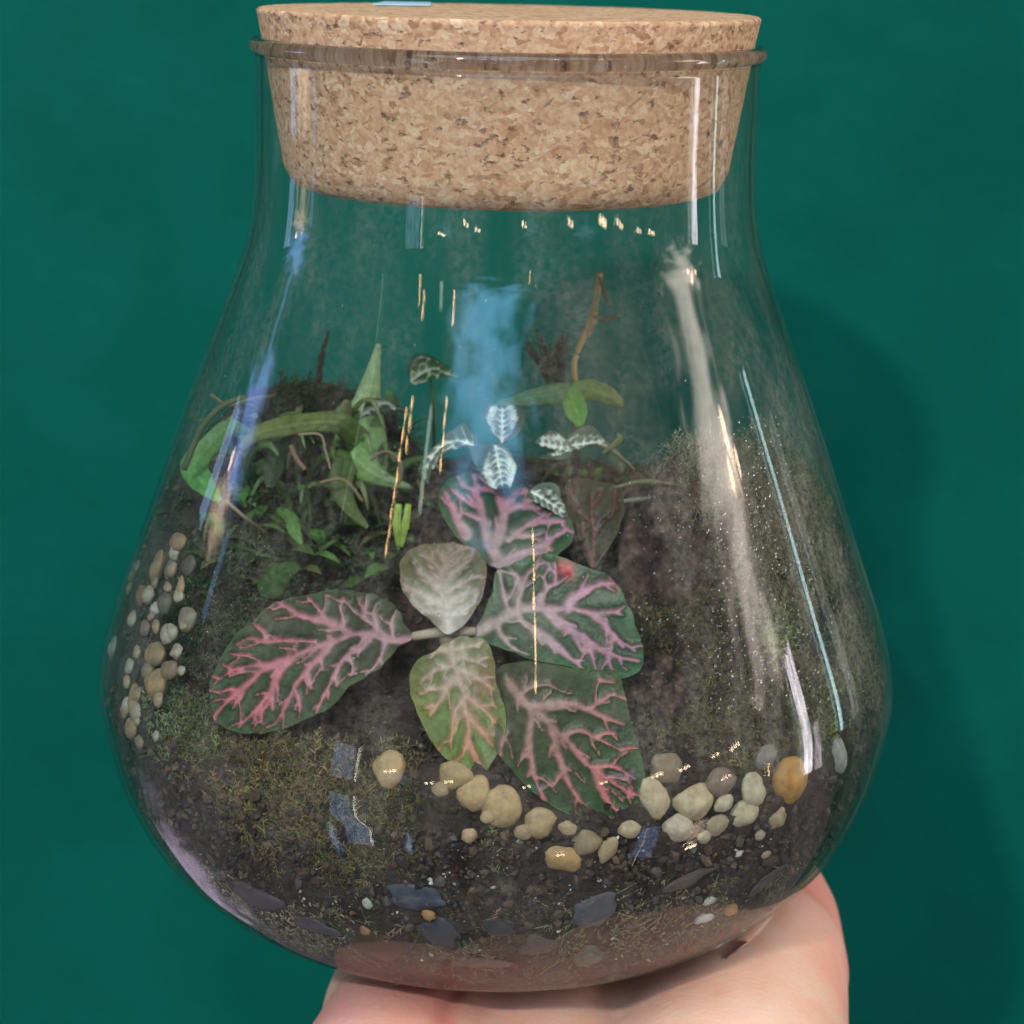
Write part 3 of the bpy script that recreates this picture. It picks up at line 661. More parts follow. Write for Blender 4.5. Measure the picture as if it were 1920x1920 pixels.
o = mesh_obj('rock', V, F, M_rock); o.location = (P[0] + .0005, P[1] + .006, P[2] + .001); tag(o, 'large dark purplish stone right of the pink-veined plant', 'rock')
P = on_soil(1225, 1330)
V, F = lump((0, 0, 0), (.0060, .006, .0055), 77, None, 5, .35, 2.0)
o = mesh_obj('rock', V, F, M_rock); o.location = (P[0], P[1] + .003, P[2] + .001); tag(o, 'smaller grey brown stone below the large purplish one', 'rock')

def clear(x, y): return all(((x - a) / b) ** 2 + ((y - c) / d) ** 2 > 1.5 for a, c, b, d in PEBS)
scatter('soil_crumbs', 'dark crumbs of soil and bark strewn over the planted surface', 5200, (200, 780, 1660, 1640), .0003, .0013, [(.03, .024, .02), (.05, .037, .028), (.02, .017, .016), (.09, .065, .045), (.06, .05, .048)], M_stone, test=clear)
scatter('soil_grains', 'brown and grey grains pressed against the glass below the soil line', 5200, (190, 1300, 1660, 1860), .0003, .0012, [(.035, .028, .024), (.06, .045, .035), (.02, .017, .018), (.10, .072, .05), (.07, .066, .07), (.05, .03, .022)], M_stone, 'glass', test=clear)
scatter('perlite', 'white perlite specks scattered through the dark soil', 150, (560, 1560, 1500, 1800), .0002, .00055, [(.7, .7, .68), (.5, .5, .5)], M_stone, 'glass', test=clear)

# ------------------------------------------------------------------ leaves
def smooth_loop(P, n):
    P = np.array(P, float); m = len(P); out = []
    for i in range(m):
        a, b, c, d = P[i - 1], P[i], P[(i + 1) % m], P[(i + 2) % m]
        for t in np.linspace(0, 1, n, endpoint=False):
            out.append(.5 * (2 * b + (c - a) * t + (2 * a - 5 * b + 4 * c - d) * t * t + (3 * b - a - 3 * c + d) * t ** 3))
    return np.array(out)
def seg_dist(pts, a, b):
    d = b - a; t = np.clip(((pts - a) @ d) / (d @ d + 1e-9), 0, 1); return np.linalg.norm(pts - (a + t[:, None] * d), axis=1), t
def plane_pts(px, P0, n):
    d = FW + RT * ((px[:, :1] - 960) / FPX) - UP * ((px[:, 1:] - 960) / FPX)
    t = ((P0 - CAM) @ n) / (d @ n); return CAM + d * t[:, None]
def plane3(*q):
    A, B, C = (at(*p) for p in q); n = np.cross(B - A, C - A); n /= np.linalg.norm(n)
    if n @ (CAM - A) < 0: n = -n
    return A, n
def twigs(veins, every=34, ln=26, seed=1):
    r = random.Random(seed); out = []
    for lev in veins:
        for line in lev:
            L = np.array(line, float); acc = r.uniform(8, every); side = r.choice((1, -1))
            for i in range(len(L) - 1):
                d = L[i + 1] - L[i]; m = np.linalg.norm(d); d /= max(m, 1e-6); pos = acc
                while pos < m:
                    a = math.radians(r.uniform(32, 58)) * side; side = -side
                    e = np.array([d[0] * math.cos(a) - d[1] * math.sin(a), d[0] * math.sin(a) + d[1] * math.cos(a)]); p = L[i] + d * pos; l = ln * r.uniform(.45, 1.15)
                    b = p + e * l * .55; e2 = e * .8 + d * .5; out.append([tuple(p), tuple(b), tuple(b + e2 * l * .5)])
                    pos += every * r.uniform(.6, 1.3)
                acc = pos - m
    return out
def vein_leaf(parent, outline, veins, P0, normal, base, green, edge, vcol, vtip, wmain=15, wend=4, step=3.4, cup=.0020, drop=.0028, mat=None, soft=.42, extra=None, haze=0, name='leaf', label=None, quilt=.00030, twig=0):
    """a leaf blade: the veins' net is its colour and relief; the blade lies in its own tilted plane, cupped and drooping"""
    if twig: veins = list(veins) + [twigs(veins, twig, twig * .8, len(outline))]
    loop = smooth_loop(outline, 8); lo, hi = loop.min(0), loop.max(0)
    wav = np.array([mnoise.noise(Vector((*(q * .05), 3))) for q in loop]); cen = loop.mean(0)
    loop = loop + (loop - cen) / np.linalg.norm(loop - cen, axis=1)[:, None] * wav[:, None] * 3.0
    gx, gy = np.meshgrid(np.arange(lo[0], hi[0], step), np.arange(lo[1], hi[1], step)); g = np.stack([gx.ravel(), gy.ravel()], 1)
    g += rng.uniform(-.3, .3, g.shape) * step * .5
    pts = [Vector(q) for q in loop] + [Vector(q) for q in g]; n = len(loop)
    res = delaunay_2d_cdt(pts, [], [list(range(n))], 1, 1e-4)
    px = np.array([v[:] for v in res[0]]); faces = [tuple(f) for f in res[2]]
    n_ = np.array(normal, float); n_ /= np.linalg.norm(n_)
    W = plane_pts(px, np.array(P0), n_)
    base = np.array(base, float)
    dist_b = np.linalg.norm(px - base, axis=1); dmax = dist_b.max(); tt = dist_b / dmax
    # vein influence
    mask = np.zeros(len(px)); near = np.full(len(px), 1e9)
    for lev, vs in enumerate(veins):
        for line in vs:
            L = np.array(line, float); S = spline(L, 4) if len(L) > 2 else L
            for i in range(len(S) - 1):
                d, t = seg_dist(px, S[i], S[i + 1])
                f0 = i / (len(S) - 1)
                wl = wmain * (1, .62, .36)[lev]; we = wend * (1, .8, .55)[lev]
                wd = (wl + (we - wl) * (f0 + t / (len(S) - 1))) * .46
                wd = wd * (1 + .25 * np.sin(S[i][0] * .7 + S[i][1] * .9))
                mask = np.maximum(mask, 1 - ss(wd * (1 - soft), wd * (1 + soft) + 1.2, d)); near = np.minimum(near, d / wd)
    bd = np.full(len(px), 1e9)
    for i in range(n):
        d, _ = seg_dist(px, loop[i], loop[(i + 1) % n]); bd = np.minimum(bd, d)
    pn = np.array([mnoise.fractal(Vector((q[0] * .02, q[1] * .02, 1.3)), .8, 2, 4) for q in px])
    col = np.array(green)[None] * (1 + .45 * pn[:, None]) * np.ones((len(px), 1))
    e = (1 - ss(2, 26, bd)) * (.55 + .4 * pn)
    col = col + (np.array(edge) - col) * np.clip(e, 0, 1)[:, None]
    if extra is not None:
        for (cx, cy, rr, cc, am) in extra:
            q = np.exp(-((px[:, 0] - cx) ** 2 + (px[:, 1] - cy) ** 2) / (2 * rr * rr)) * am
            col = col + (np.array(cc) - col) * np.clip(q * (1 + pn), 0, 1)[:, None]
    if haze: 
        q = haze * np.exp(-(tt / .55) ** 2); col = col + (np.array(vcol) * .75 - col) * np.clip(q * (1 + .6 * pn), 0, 1)[:, None]
    vc = np.array(vcol)[None] + (np.array(vtip) - np.array(vcol))[None] * ss(.15, .85, tt)[:, None]
    vc = vc * (1 + .2 * pn[:, None])
    col = col + (vc - col) * (mask * .93)[:, None]
    # relief: pillows between sunken veins, cupping, drooping tip
    ax = (cen - base); ax = ax / np.linalg.norm(ax); ac = (px - base) @ np.array([-ax[1], ax[0]]); al = (px - base) @ ax
    hw = np.abs(ac).max(); hl = al.max()
    dz = cup * (np.abs(ac) / hw) ** 1.3 * np.sign(cup) * 1 - drop * np.clip(al / hl, 0, 1) ** 2 + quilt * np.clip(near / 3, 0, 1) - .0003 * mask
    W = W + n_ * dz[:, None]
    o = mesh_obj(name, W, faces, mat or M_leaf, parent, True, np.clip(col, 0, 1))
    R = np.hypot(W[:, 0], W[:, 1]); 
    md = o.modifiers.new('thickness', 'SOLIDIFY'); md.thickness = .00025; md.offset = -1
    if label: o['label'] = label
    return o
z5 = lambda L: [(380 + x * .28125, 900 + y * .28125) for x, y in L]
z6 = lambda L: [(740 + x * .27083, 860 + y * .27083) for x, y in L]
z7 = lambda L: [(740 + x * .27083, 1200 + y * .27083) for x, y in L]
z9w = lambda L: [(930 + ((640 + x * .26042) - 930) * 1.2, 868 + ((640 + y * .26042) - 868) * 1.2) for x, y in L]
z9 = lambda L: [(640 + x * .26042, 640 + y * .26042) for x, y in L]
pc = at(838, 1195, -.022)
fit = empty('fittonia', (pc[0], pc[1], pc[2] - .004), label='low plant with dark green leaves netted by bright pink veins, front centre', cat='plant')
GRN, EDG = (.010, .048, .016), (.020, .085, .018)
PK, PT, PW = (.44, .27, .31), (.50, .15, .21), (.46, .40, .36)
# left leaf
vein_leaf(fit, z5([(1400, 1050), (1330, 960), (1290, 870), (1150, 790), (950, 750), (800, 755), (650, 785), (470, 820), (330, 940), (230, 1020), (130, 1180), (75, 1330), (80, 1500), (140, 1620), (300, 1690), (500, 1675), (700, 1600), (860, 1520), (960, 1400), (1080, 1330), (1200, 1240), (1300, 1120)]),
    [[z5(l) for l in ([(1390, 1060), (1280, 1070), (1130, 1035), (990, 1030), (860, 1080), (740, 1110), (600, 1170), (450, 1210), (300, 1220), (200, 1250), (100, 1330)], [(990, 1030), (870, 960), (740, 930), (620, 890), (540, 840), (470, 865)], [(560, 1190), (430, 1240), (330, 1330), (250, 1390), (140, 1500), (90, 1560)], [(590, 1180), (520, 1280), (470, 1380), (390, 1490), (250, 1640)], [(850, 1090), (790, 1170), (700, 1270), (620, 1370), (560, 1500), (480, 1630)], [(1100, 1060), (1060, 1110), (950, 1180), (880, 1300), (810, 1430), (750, 1560)])],
     [z5(l) for l in ([(1210, 1080), (1190, 1170), (1140, 1250), (1080, 1310)], [(750, 1070), (560, 1060), (420, 1065), (330, 1040), (240, 1075)], [(1190, 1020), (1090, 940), (1000, 880), (930, 800)], [(1060, 920), (1075, 850), (1078, 780)], [(830, 950), (750, 850), (690, 790)], [(430, 1050), (410, 1000), (370, 955)], [(220, 1235), (150, 1200)], [(330, 1150), (200, 1135)], [(540, 840), (500, 805)], [(260, 1380), (200, 1370), (130, 1395)], [(310, 1350), (260, 1430), (220, 1500)], [(470, 1380), (475, 1450), (470, 1530)], [(395, 1500), (400, 1620)], [(700, 1290), (725, 1390)], [(620, 1390), (650, 1500), (635, 1590)], [(790, 1170), (805, 1265)], [(970, 1190), (1000, 1240), (990, 1300)], [(880, 1300), (890, 1380)], [(930, 1000), (930, 920), (900, 850)], [(1270, 1060), (1250, 960), (1280, 880)], [(1180, 1030), (1130, 900), (1150, 830)])]],
    *plane3((770, 1198, -.0225), (405, 1320, -.0405), (640, 1120, -.0225)), z5([(1400, 1060)])[0], GRN, EDG, PK, PT, 18, 6, twig=46, haze=.14, extra=[(500, 1140, 45, (.05, .05, .03), .5)])
# upper right leaf
vein_leaf(fit, z6([(720, 760), (560, 690), (440, 580), (340, 450), (300, 320), (340, 190), (480, 100), (640, 90), (800, 125), (1000, 240), (1150, 370), (1220, 480), (1230, 600), (1130, 700), (950, 750)]),
    [[z6(l) for l in ([(700, 680), (640, 560), (610, 430), (590, 330), (570, 220), (545, 110)], [(710, 570), (750, 430), (750, 360), (720, 280), (700, 160)], [(690, 750), (800, 710), (920, 660), (1030, 630), (1100, 570), (1180, 535)], [(490, 540), (430, 450), (390, 350), (345, 260)], [(760, 370), (830, 240), (880, 195)])],
     [z6(l) for l in ([(590, 340), (500, 310), (390, 230)], [(605, 430), (560, 420), (490, 395)], [(570, 225), (450, 190)], [(580, 205), (640, 205), (700, 220)], [(800, 345), (880, 320), (970, 275)], [(880, 325), (940, 340), (1015, 350)], [(790, 570), (860, 510), (960, 440), (1100, 385)], [(970, 440), (1060, 455), (1170, 460)], [(830, 530), (900, 550), (1015, 535)], [(1030, 630), (1085, 665)])]],
    at(935, 1060, -.012), (.05, -1.0, 1), z6([(710, 740)])[0], (.014, .070, .032), (.03, .12, .025), (.44, .33, .36), (.56, .22, .34), 22, 8, twig=50, haze=.14, drop=.002)
# right leaf
vein_leaf(fit, z6([(540, 1230), (610, 1100), (690, 930), (720, 800), (830, 750), (1000, 690), (1130, 680), (1290, 740), (1500, 820), (1600, 990), (1670, 1180), (1710, 1340), (1700, 1460), (1560, 1530), (1400, 1500), (1250, 1460), (1100, 1430), (950, 1400), (800, 1340), (660, 1290)]),
    [[z6(l) for l in ([(580, 1205), (720, 1120), (850, 1050), (980, 1030), (1110, 1035), (1200, 1030), (1330, 1050), (1500, 1040), (1570, 1000)], [(1060, 1050), (1180, 1170), (1270, 1210), (1360, 1280), (1470, 1340), (1560, 1370), (1680, 1390)], [(960, 1190), (1100, 1280), (1200, 1370), (1300, 1455)], [(1190, 1030), (1240, 950), (1320, 900), (1430, 850), (1510, 850)])],
     [z6(l) for l in ([(1240, 1205), (1260, 1270), (1300, 1345)], [(1340, 1270), (1360, 1350), (1395, 1465)], [(1470, 1340), (1480, 1400), (1505, 1465)], [(1330, 1060), (1430, 1130), (1520, 1220), (1650, 1320)], [(1440, 1140), (1500, 1220), (1570, 1300)], [(1000, 1000), (1060, 900), (1115, 850), (1120, 725)], [(1060, 900), (1035, 820)], [(850, 1040), (880, 930), (940, 800), (1050, 725)], [(880, 880), (860, 820), (825, 785)], [(790, 1040), (760, 910), (745, 800)], [(720, 1130), (740, 1220), (820, 1310), (940, 1365)], [(850, 1060), (900, 1150), (980, 1200)], [(1190, 1180), (1170, 1220)], [(1490, 1040), (1560, 1060)])]],
    *plane3((910, 1190, -.0225), (1195, 1250, -.0320), (1040, 1060, -.0195)), z6([(560, 1215)])[0], (.012, .066, .024), (.02, .12, .035), (.42, .34, .34), (.46, .21, .31), 23, 7, twig=50, haze=.14, extra=[(1062, 1072, 11, (.55, .08, .10), 1.0), (1150, 1085, 12, (.5, .1, .12), .7)])
# lowest, largest leaf
vein_leaf(fit, z7([(690, 230), (850, 170), (1100, 200), (1350, 240), (1540, 260), (1600, 400), (1650, 600), (1710, 800), (1750, 1020), (1720, 1180), (1560, 1250), (1350, 1260), (1150, 1190), (950, 1070), (800, 910), (700, 760), (720, 600), (740, 450), (680, 330)]),
    [[z7(l) for l in ([(780, 280), (880, 420), (970, 490), (1050, 560), (1120, 630), (1190, 680), (1260, 770), (1340, 850), (1390, 870), (1470, 930), (1580, 990), (1720, 1040)], [(950, 490), (940, 600), (930, 720), (950, 850), (970, 950), (1000, 1040), (1045, 1110)], [(1090, 600), (1110, 700), (1130, 790), (1170, 900), (1210, 1000), (1270, 1080), (1325, 1150)], [(1390, 880), (1420, 990), (1470, 1080), (1520, 1130), (1620, 1175)], [(950, 465), (1100, 460), (1230, 450), (1350, 490), (1440, 530), (1590, 585)])],
     [z7(l) for l in ([(1390, 855), (1520, 850), (1660, 925)], [(1350, 485), (1430, 430), (1530, 385)], [(1170, 900), (1130, 950), (1100, 1010)], [(1180, 650), (1290, 620), (1400, 670), (1560, 745)], [(1400, 665), (1450, 640), (1530, 640)], [(780, 650), (740, 770), (760, 990)], [(940, 770), (870, 860)], [(1580, 990), (1640, 1040)], [(1420, 300), (1530, 320)], [(960, 900), (920, 960)], [(860, 400), (960, 330), (1090, 320)])]],
    *plane3((960, 1290, -.0315), (1195, 1510, -.0525), (1180, 1290, -.0345)), z7([(800, 300)])[0], (.012, .046, .013), (.03, .09, .018), (.36, .24, .21), (.50, .15, .17), 18, 7, twig=50, haze=.14, extra=[(940, 1270, 38, (.07, .055, .035), .7)])
# hanging lower leaf
vein_leaf(fit, z7([(400, 0), (250, 110), (140, 220), (110, 330), (150, 500), (220, 640), (340, 765), (480, 830), (580, 820), (690, 720), (760, 600), (765, 470), (710, 300), (700, 170), (640, 40), (520, 0)]),
    [[z7(l) for l in ([(390, 0), (400, 100), (410, 180), (440, 250), (470, 340), (480, 450), (500, 560), (500, 650), (540, 780), (550, 825)], [(440, 270), (380, 290), (330, 380), (240, 510)], [(480, 360), (570, 420), (690, 525)], [(450, 200), (560, 250), (690, 340)], [(500, 480), (590, 570), (660, 660)])],
     [z7(l) for l in ([(400, 180), (280, 220), (180, 320)], [(460, 390), (400, 480), (380, 600), (370, 690)], [(490, 580), (470, 650), (445, 720)], [(430, 110), (520, 140), (640, 195)], [(430, 70), (540, 55), (600, 70)], [(540, 700), (590, 790)], [(390, 90), (300, 90), (250, 140)], [(380, 300), (300, 340), (210, 350)])]],
    *plane3((848, 1195, -.0245), (890, 1425, -.0440), (780, 1300, -.0325)), z7([(390, 10)])[0], (.07, .15, .02), (.15, .18, .025), (.46, .38, .31), (.45, .20, .13), 19, 8, twig=42, haze=.35, soft=.8, extra=[(915, 1275, 22, (.20, .11, .035), .9), (790, 1290, 16, (.12, .14, .02), .7)], drop=.005)
# young pale upper leaf
vein_leaf(fit, z6([(330, 1200), (220, 1110), (100, 1010), (40, 870), (50, 710), (130, 620), (250, 570), (400, 560), (530, 600), (610, 700), (640, 810), (620, 950), (550, 1090), (430, 1200)]),
    [[z6(l) for l in ([(370, 1200), (365, 1100), (360, 1000), (330, 880), (340, 700), (380, 610)], [(350, 960), (250, 850), (160, 790)], [(330, 880), (420, 790), (540, 690)], [(365, 1050), (220, 980), (70, 900)], [(360, 1010), (480, 960), (580, 920)])],
     [z6(l) for l in ([(340, 700), (290, 610)], [(345, 690), (420, 640), (520, 600)], [(365, 1080), (200, 1060), (110, 1000)], [(345, 900), (300, 830), (250, 780)], [(335, 800), (250, 700), (170, 660)], [(370, 1100), (480, 1060), (570, 1010)], [(350, 930), (460, 870), (600, 820)], [(335, 760), (430, 710), (480, 650)])]],
    pc + np.array([0, .0005, .004]), (-.05, -1.15, 1), z6([(370, 1200)])[0], (.10, .12, .045), (.14, .095, .05), (.52, .50, .46), (.30, .22, .17), 26, 9, twig=26, haze=.55, soft=.85, drop=.002)
# dim upright leaf behind
vein_leaf(fit, z6([(1370, 760), (1280, 630), (1230, 400), (1170, 220), (1300, 140), (1450, 160), (1570, 220), (1580, 420), (1520, 570), (1440, 690)]),
    [[z6(l) for l in ([(1365, 740), (1310, 580), (1290, 450)], [(1370, 730), (1375, 600), (1370, 430), (1360, 340), (1430, 240)])], [z6(l) for l in ([(1370, 450), (1280, 380), (1190, 230)], [(1530, 225), (1520, 320), (1505, 410)], [(1375, 560), (1440, 450)])]],
    at(1110, 1060, -.004), (.1, -1.2, .9), z6([(1370, 750)])[0], (.030, .040, .018), (.055, .055, .025), (.17, .075, .075), (.20, .05, .045), 11, 6, twig=40, drop=.001)
# stem of the pink-veined plant
V, F = tube([foot(842, 1230) + np.array([0, 0, -.001]), pc + np.array([0, 0, .0]), pc + np.array([0, .0005, .0012])], [.0010, .0012, .0009], 8)
mesh_obj('stem', V, F, M_root, fit, colors=np.repeat([(.30, .27, .18)], len(V), 0))
for q in (z6([(560, 1215)])[0], z5([(1400, 1060)])[0]):
    V, F = tube([pc + np.array([0, 0, .001]), at(q[0], q[1], -.022) + np.array([0, 0, .0004])], [.0009, .0007], 8)
    mesh_obj('leaf_stalk', V, F, M_root, fit, colors=np.repeat([(.40, .36, .28)], len(V), 0))

# ------------------------------------------------------------------ white-leaved sprigs
def pinnate(base, tip, n, ln, curve=0):
    b, t = np.array(base, float), np.array(tip, float); d = t - b; L = np.linalg.norm(d); d /= L; s = np.array([-d[1], d[0]])
    main = [tuple(b + d * L * k / 4 + s * curve * math.sin(math.pi * k / 4)) for k in range(5)]; side = []
    for i in range(n):
        q = (i + .3) / n; c = b + d * L * q + s * curve * math.sin(math.pi * q)
        for sg in (1, -1): side.append([tuple(c), tuple(c + (d * .75 + s * sg) * ln * .55 * (1 - .45 * q)), tuple(c + (d * 1.35 + s * sg * .85 * 1.2) * ln * (1 - .5 * q))])
    return [[main], side]
WG, WE, WV = (.035, .075, .05), (.10, .17, .12), (.84, .96, .89)
white = empty('white_fittonia', tuple(foot(930, 905)), label='small plant with mint white dark-edged leaves just above the pink-veined plant', cat='plant')
ws = dict(wmain=7, wend=4.5, step=2.0, mat=M_white, drop=.001, soft=.35, cup=.0008, quilt=.0001)
wp = at(930, 850, -.001)
vein_leaf(white, z9w([(1140, 755), (1080, 690), (1025, 600), (1045, 545), (1150, 525), (1265, 535), (1285, 620), (1255, 700), (1190, 750)]), pinnate(*z9w([(1150, 745), (1150, 540)]), 6, 31), wp, (.1, -1.6, .9), z9w([(1150, 745)])[0], WG, WE, WV, WV, **ws)
vein_leaf(white, z9w([(1130, 765), (1000, 785), (965, 830), (1005, 920), (1075, 1000), (1180, 1015), (1235, 930), (1205, 830)]), pinnate(*z9w([(1110, 775), (1150, 1000)]), 7, 32), wp, (-.1, -.9, 1), z9w([(1110, 775)])[0], WG, WE, WV, WV, **ws)
vein_leaf(white, z9w([(1000, 800), (900, 785), (830, 800), (765, 860), (725, 930), (705, 1005), (645, 920), (680, 835), (760, 760), (850, 690), (930, 655), (1000, 740)]), [[z9w([(995, 780), (900, 745), (800, 765), (720, 840), (690, 960)])], [z9w(l) for l in ([(960, 765), (920, 700), (915, 670)], [(900, 750), (860, 700)], [(840, 755), (790, 740)], [(790, 770), (740, 780)], [(930, 765), (860, 790)], [(980, 770), (970, 710)], [(760, 800), (700, 830)], [(740, 830), (670, 910)], [(860, 770), (780, 820), (730, 900)])]], wp + np.array([-.0005, -.001, 0]), (-.2, -1.1, 1), z9w([(995, 780)])[0], WG, WE, WV, WV, **ws)
V, F = tube([foot(930, 915) - np.array([0, 0, .002]), wp + np.array([0, .0005, 0])], [.0006, .0005], 6); mesh_obj('stem', V, F, M_root, white, colors=np.repeat([(.14, .16, .08)], len(V), 0))
white2 = empty('white_fittonia', tuple(foot(1035, 900)), label='second white-leaved sprig, right of the first and lower-leaved', cat='plant')
wp2 = at(1040, 860, .002)
vein_leaf(white2, z9w([(1350, 745), (1440, 695), (1530, 735), (1575, 800), (1525, 865), (1370, 850), (1470, 800)]), pinnate(*z9w([(1560, 800), (1380, 750)]), 5, 20), wp2, (.1, -1.2, 1), z9w([(1560, 800)])[0], WG, WE, WV, WV, **ws)
vein_leaf(white2, z9w([(1510, 780), (1590, 690), (1690, 660), (1800, 775), (1690, 755), (1590, 800)]), pinnate(*z9w([(1520, 780), (1760, 740)]), 5, 18), wp2, (.2, -1.3, 1), z9w([(1520, 780)])[0], WG, WE, WV, WV, **ws)
vein_leaf(white2, z9w([(1300, 1070), (1350, 1015), (1470, 1010), (1505, 1080), (1545, 1195), (1430, 1150), (1350, 1110)]), pinnate(*z9w([(1330, 1050), (1520, 1160)]), 5, 20), wp2 + np.array([-.001, -.004, 0]), (.1, -1.1, 1), z9w([(1330, 1050)])[0], WG, WE, WV, WV, **ws)
V, F = tube([foot(1010, 905) - np.array([0, 0, .002]), wp2 + np.array([0, .0005, -.001])], [.0006, .0005], 6); mesh_obj('stem', V, F, M_root, white2, colors=np.repeat([(.14, .12, .08)], len(V), 0))
NG, NV = (.02, .10, .025), (.50, .62, .50)
net = empty('net_leaf_sprig', tuple(foot(815, 800)), label='single green leaf netted in white, highest at the middle back', cat='plant')
vein_leaf(net, z9([(488, 255), (495, 165), (580, 112), (720, 145), (840, 262), (720, 275), (600, 295), (520, 315)]), [[z9([(500, 290), (600, 215), (680, 195), (760, 245), (835, 265)])], [z9(l) for l in ([(500, 255), (520, 180), (580, 130), (700, 150)], [(520, 310), (600, 295), (650, 240), (700, 270)], [(560, 255), (560, 190), (620, 160)], [(600, 215), (630, 130)], [(680, 195), (740, 170)], [(640, 210), (620, 270)], [(500, 220), (560, 240)], [(720, 220), (690, 270)], [(760, 245), (790, 215)])]], at(810, 695, .012), (-.1, -1.3, 1), z9([(500, 290)])[0], NG, NG, NV, NV, wmain=7, wend=4.5, step=2.3, mat=M_white, soft=.4, drop=.001)
V, F = tube([foot(815, 800) - np.array([0, 0, .002]), at(812, 745, .014), at(806, 700, .0135)], [.0003, .0003, .00025], 6); mesh_obj('stem', V, F, M_root, net, colors=np.repeat([(.10, .20, .08)], len(V), 0))
net2 = empty('net_leaf_sprig', tuple(foot(720, 800)), label='dark leaf with fine white net veins right beside the tall green spear', cat='plant')
vein_leaf(net2, z9([(145, 545), (190, 455), (300, 425), (420, 440), (510, 460), (400, 505), (280, 550), (200, 545)]), [[z9([(150, 535), (230, 480), (320, 440), (400, 460), (500, 460)])], [z9(l) for l in ([(200, 440), (260, 445), (320, 435)], [(230, 480), (250, 520), (270, 530)], [(260, 465), (300, 500), (350, 470)], [(340, 440), (380, 480)], [(190, 510), (210, 545)])]], at(725, 768, .010), (0, -1.0, 1), z9([(150, 535)])[0], (.012, .03, .016), (.02, .04, .02), (.45, .55, .47), (.45, .55, .47), wmain=6, wend=4, step=2.5, mat=M_white, soft=.4)

# ------------------------------------------------------------------ strap leaves
def strap(parent, line, widths, Ys, c0, c1, name='leaf', fold=.16, mat=None, across=(1, 0, 0), label=None, sx=9):
    """a long ribbon leaf with a folded midrib; line in photo pixels with a depth for each point"""
    P = np.array([at(x, y, Y) for (x, y), Y in zip(line, Ys)]); S = spline(P, 8); wd = np.interp(np.linspace(0, 1, len(S)), np.linspace(0, 1, len(widths)), widths) * PX * 1.17 * .5
    T = np.gradient(S, axis=0); T /= np.linalg.norm(T, axis=1)[:, None]; V = []; C = []; F = []
    for i in range(len(S)):
        view = S[i] - CAM; view /= np.linalg.norm(view); a = np.cross(T[i], view) + .12 * np.array(across); a -= T[i] * (a @ T[i]); a /= np.linalg.norm(a); n = np.cross(a, T[i])
        for j in range(sx):
            s = j / (sx - 1) * 2 - 1; jag = 1 + .05 * mnoise.noise(Vector((i * .6, s * 3, len(line))))
            V.append(S[i] + a * s * wd[i] * jag + n * abs(s) * wd[i] * fold + n * .0001 * mnoise.noise(Vector((i * .5, s * 4, 2))))
            t = i / (len(S) - 1); c = np.array(c0) * (1 - t) + np.array(c1) * t
            C.append(c * (1.25 if abs(s) < .1 else 1 - .12 * (j % 2)) * (1 + .25 * mnoise.noise(Vector((i * .3, s * 2, 5)))))
    for i in range(len(S) - 1):
        for j in range(sx - 1): F.append((i * sx + j, i * sx + j + 1, (i + 1) * sx + j + 1, (i + 1) * sx + j))
    o = mesh_obj(name, V, F, mat or M_leaf, parent, True, np.clip(C, 0, 1)); md = o.modifiers.new('thickness', 'SOLIDIFY'); md.thickness = .0002
    if label: o['label'] = label
    return o
g0, g1 = (.13, .32, .06), (.17, .36, .08)
st = empty('strap_leaf_plant', tuple(foot(660, 880)), label='bright green strap-leaved plant at the left with one tall upright spear', cat='plant')
strap(st, [(668, 905), (674, 850), (682, 795), (690, 745), (700, 695), (710, 645)], [104, 106, 78, 46, 24, 6], [.008, .010, .012, .014, .015, .016], g0, (.34, .50, .26), label='tall upright spear with a pale tip')
strap(st, [(655, 850), (690, 880), (725, 900), (775, 915)], [60, 46, 24, 4], [.004, .002, .001, 0], g0, (.08, .15, .05))
strap(st, [(675, 830), (640, 795), (590, 792), (530, 800), (480, 815), (450, 842)], [50, 40, 34, 34, 26, 8], [.010, .006, .002, -.002, -.005, -.007], (.12, .21, .05), (.16, .20, .06), label='leaf arching to the left with a brownish cast')
strap(st, [(630, 800), (645, 772), (652, 750)], [30, 30, 10], [.008, .009, .010], (.075, .12, .03), (.10, .11, .03))
strap(st, [(475, 815), (430, 800), (390, 838), (364, 872), (378, 902), (412, 940)], [6, 26, 34, 46, 40, 8], [-.005, -.007, -.009, -.011, -.014, -.018], (.08, .19, .06), (.11, .32, .08), label='leftmost leaf bent down against the glass')
strap(st, [(660, 850), (640, 900), (655, 950), (690, 990)], [50, 40, 26, 6], [.004, 0, -.004, -.008], (.07, .13, .03), (.10, .13, .05))
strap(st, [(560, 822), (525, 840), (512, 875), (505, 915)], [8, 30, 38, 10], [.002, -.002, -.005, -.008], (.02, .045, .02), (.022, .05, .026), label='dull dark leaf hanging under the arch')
strap(st, [(520, 955), (545, 972), (552, 995), (566, 1022)], [10, 22, 22, 5], [-.008, -.011, -.013, -.015], (.05, .15, .02), (.09, .20, .05))
strap(st, [(560, 1060), (525, 1078), (505, 1105), (495, 1120)], [12, 44, 46, 10], [-.012, -.015, -.018, -.02], (.03, .10, .02), (.02, .07, .016))
tip1 = empty('seedling', tuple(foot(750, 1010)), label='pair of small yellow green blades below the strings of orange light', cat='plant')
strap(tip1, [(748, 1025), (744, 985), (747, 945)], [6, 14, 10], [-.012, -.012, -.011], (.20, .34, .04), (.28, .42, .06), name='blade'); strap(tip1, [(752, 1025), (760, 985), (766, 945)], [6, 13, 9], [-.012, -.012, -.011], (.20, .34, .04), (.28, .42, .06), name='blade')
grs = empty('grass_sprig', tuple(foot(1200, 870)), label='thin yellow green blades lying at the middle right behind the purplish stone', cat='plant')
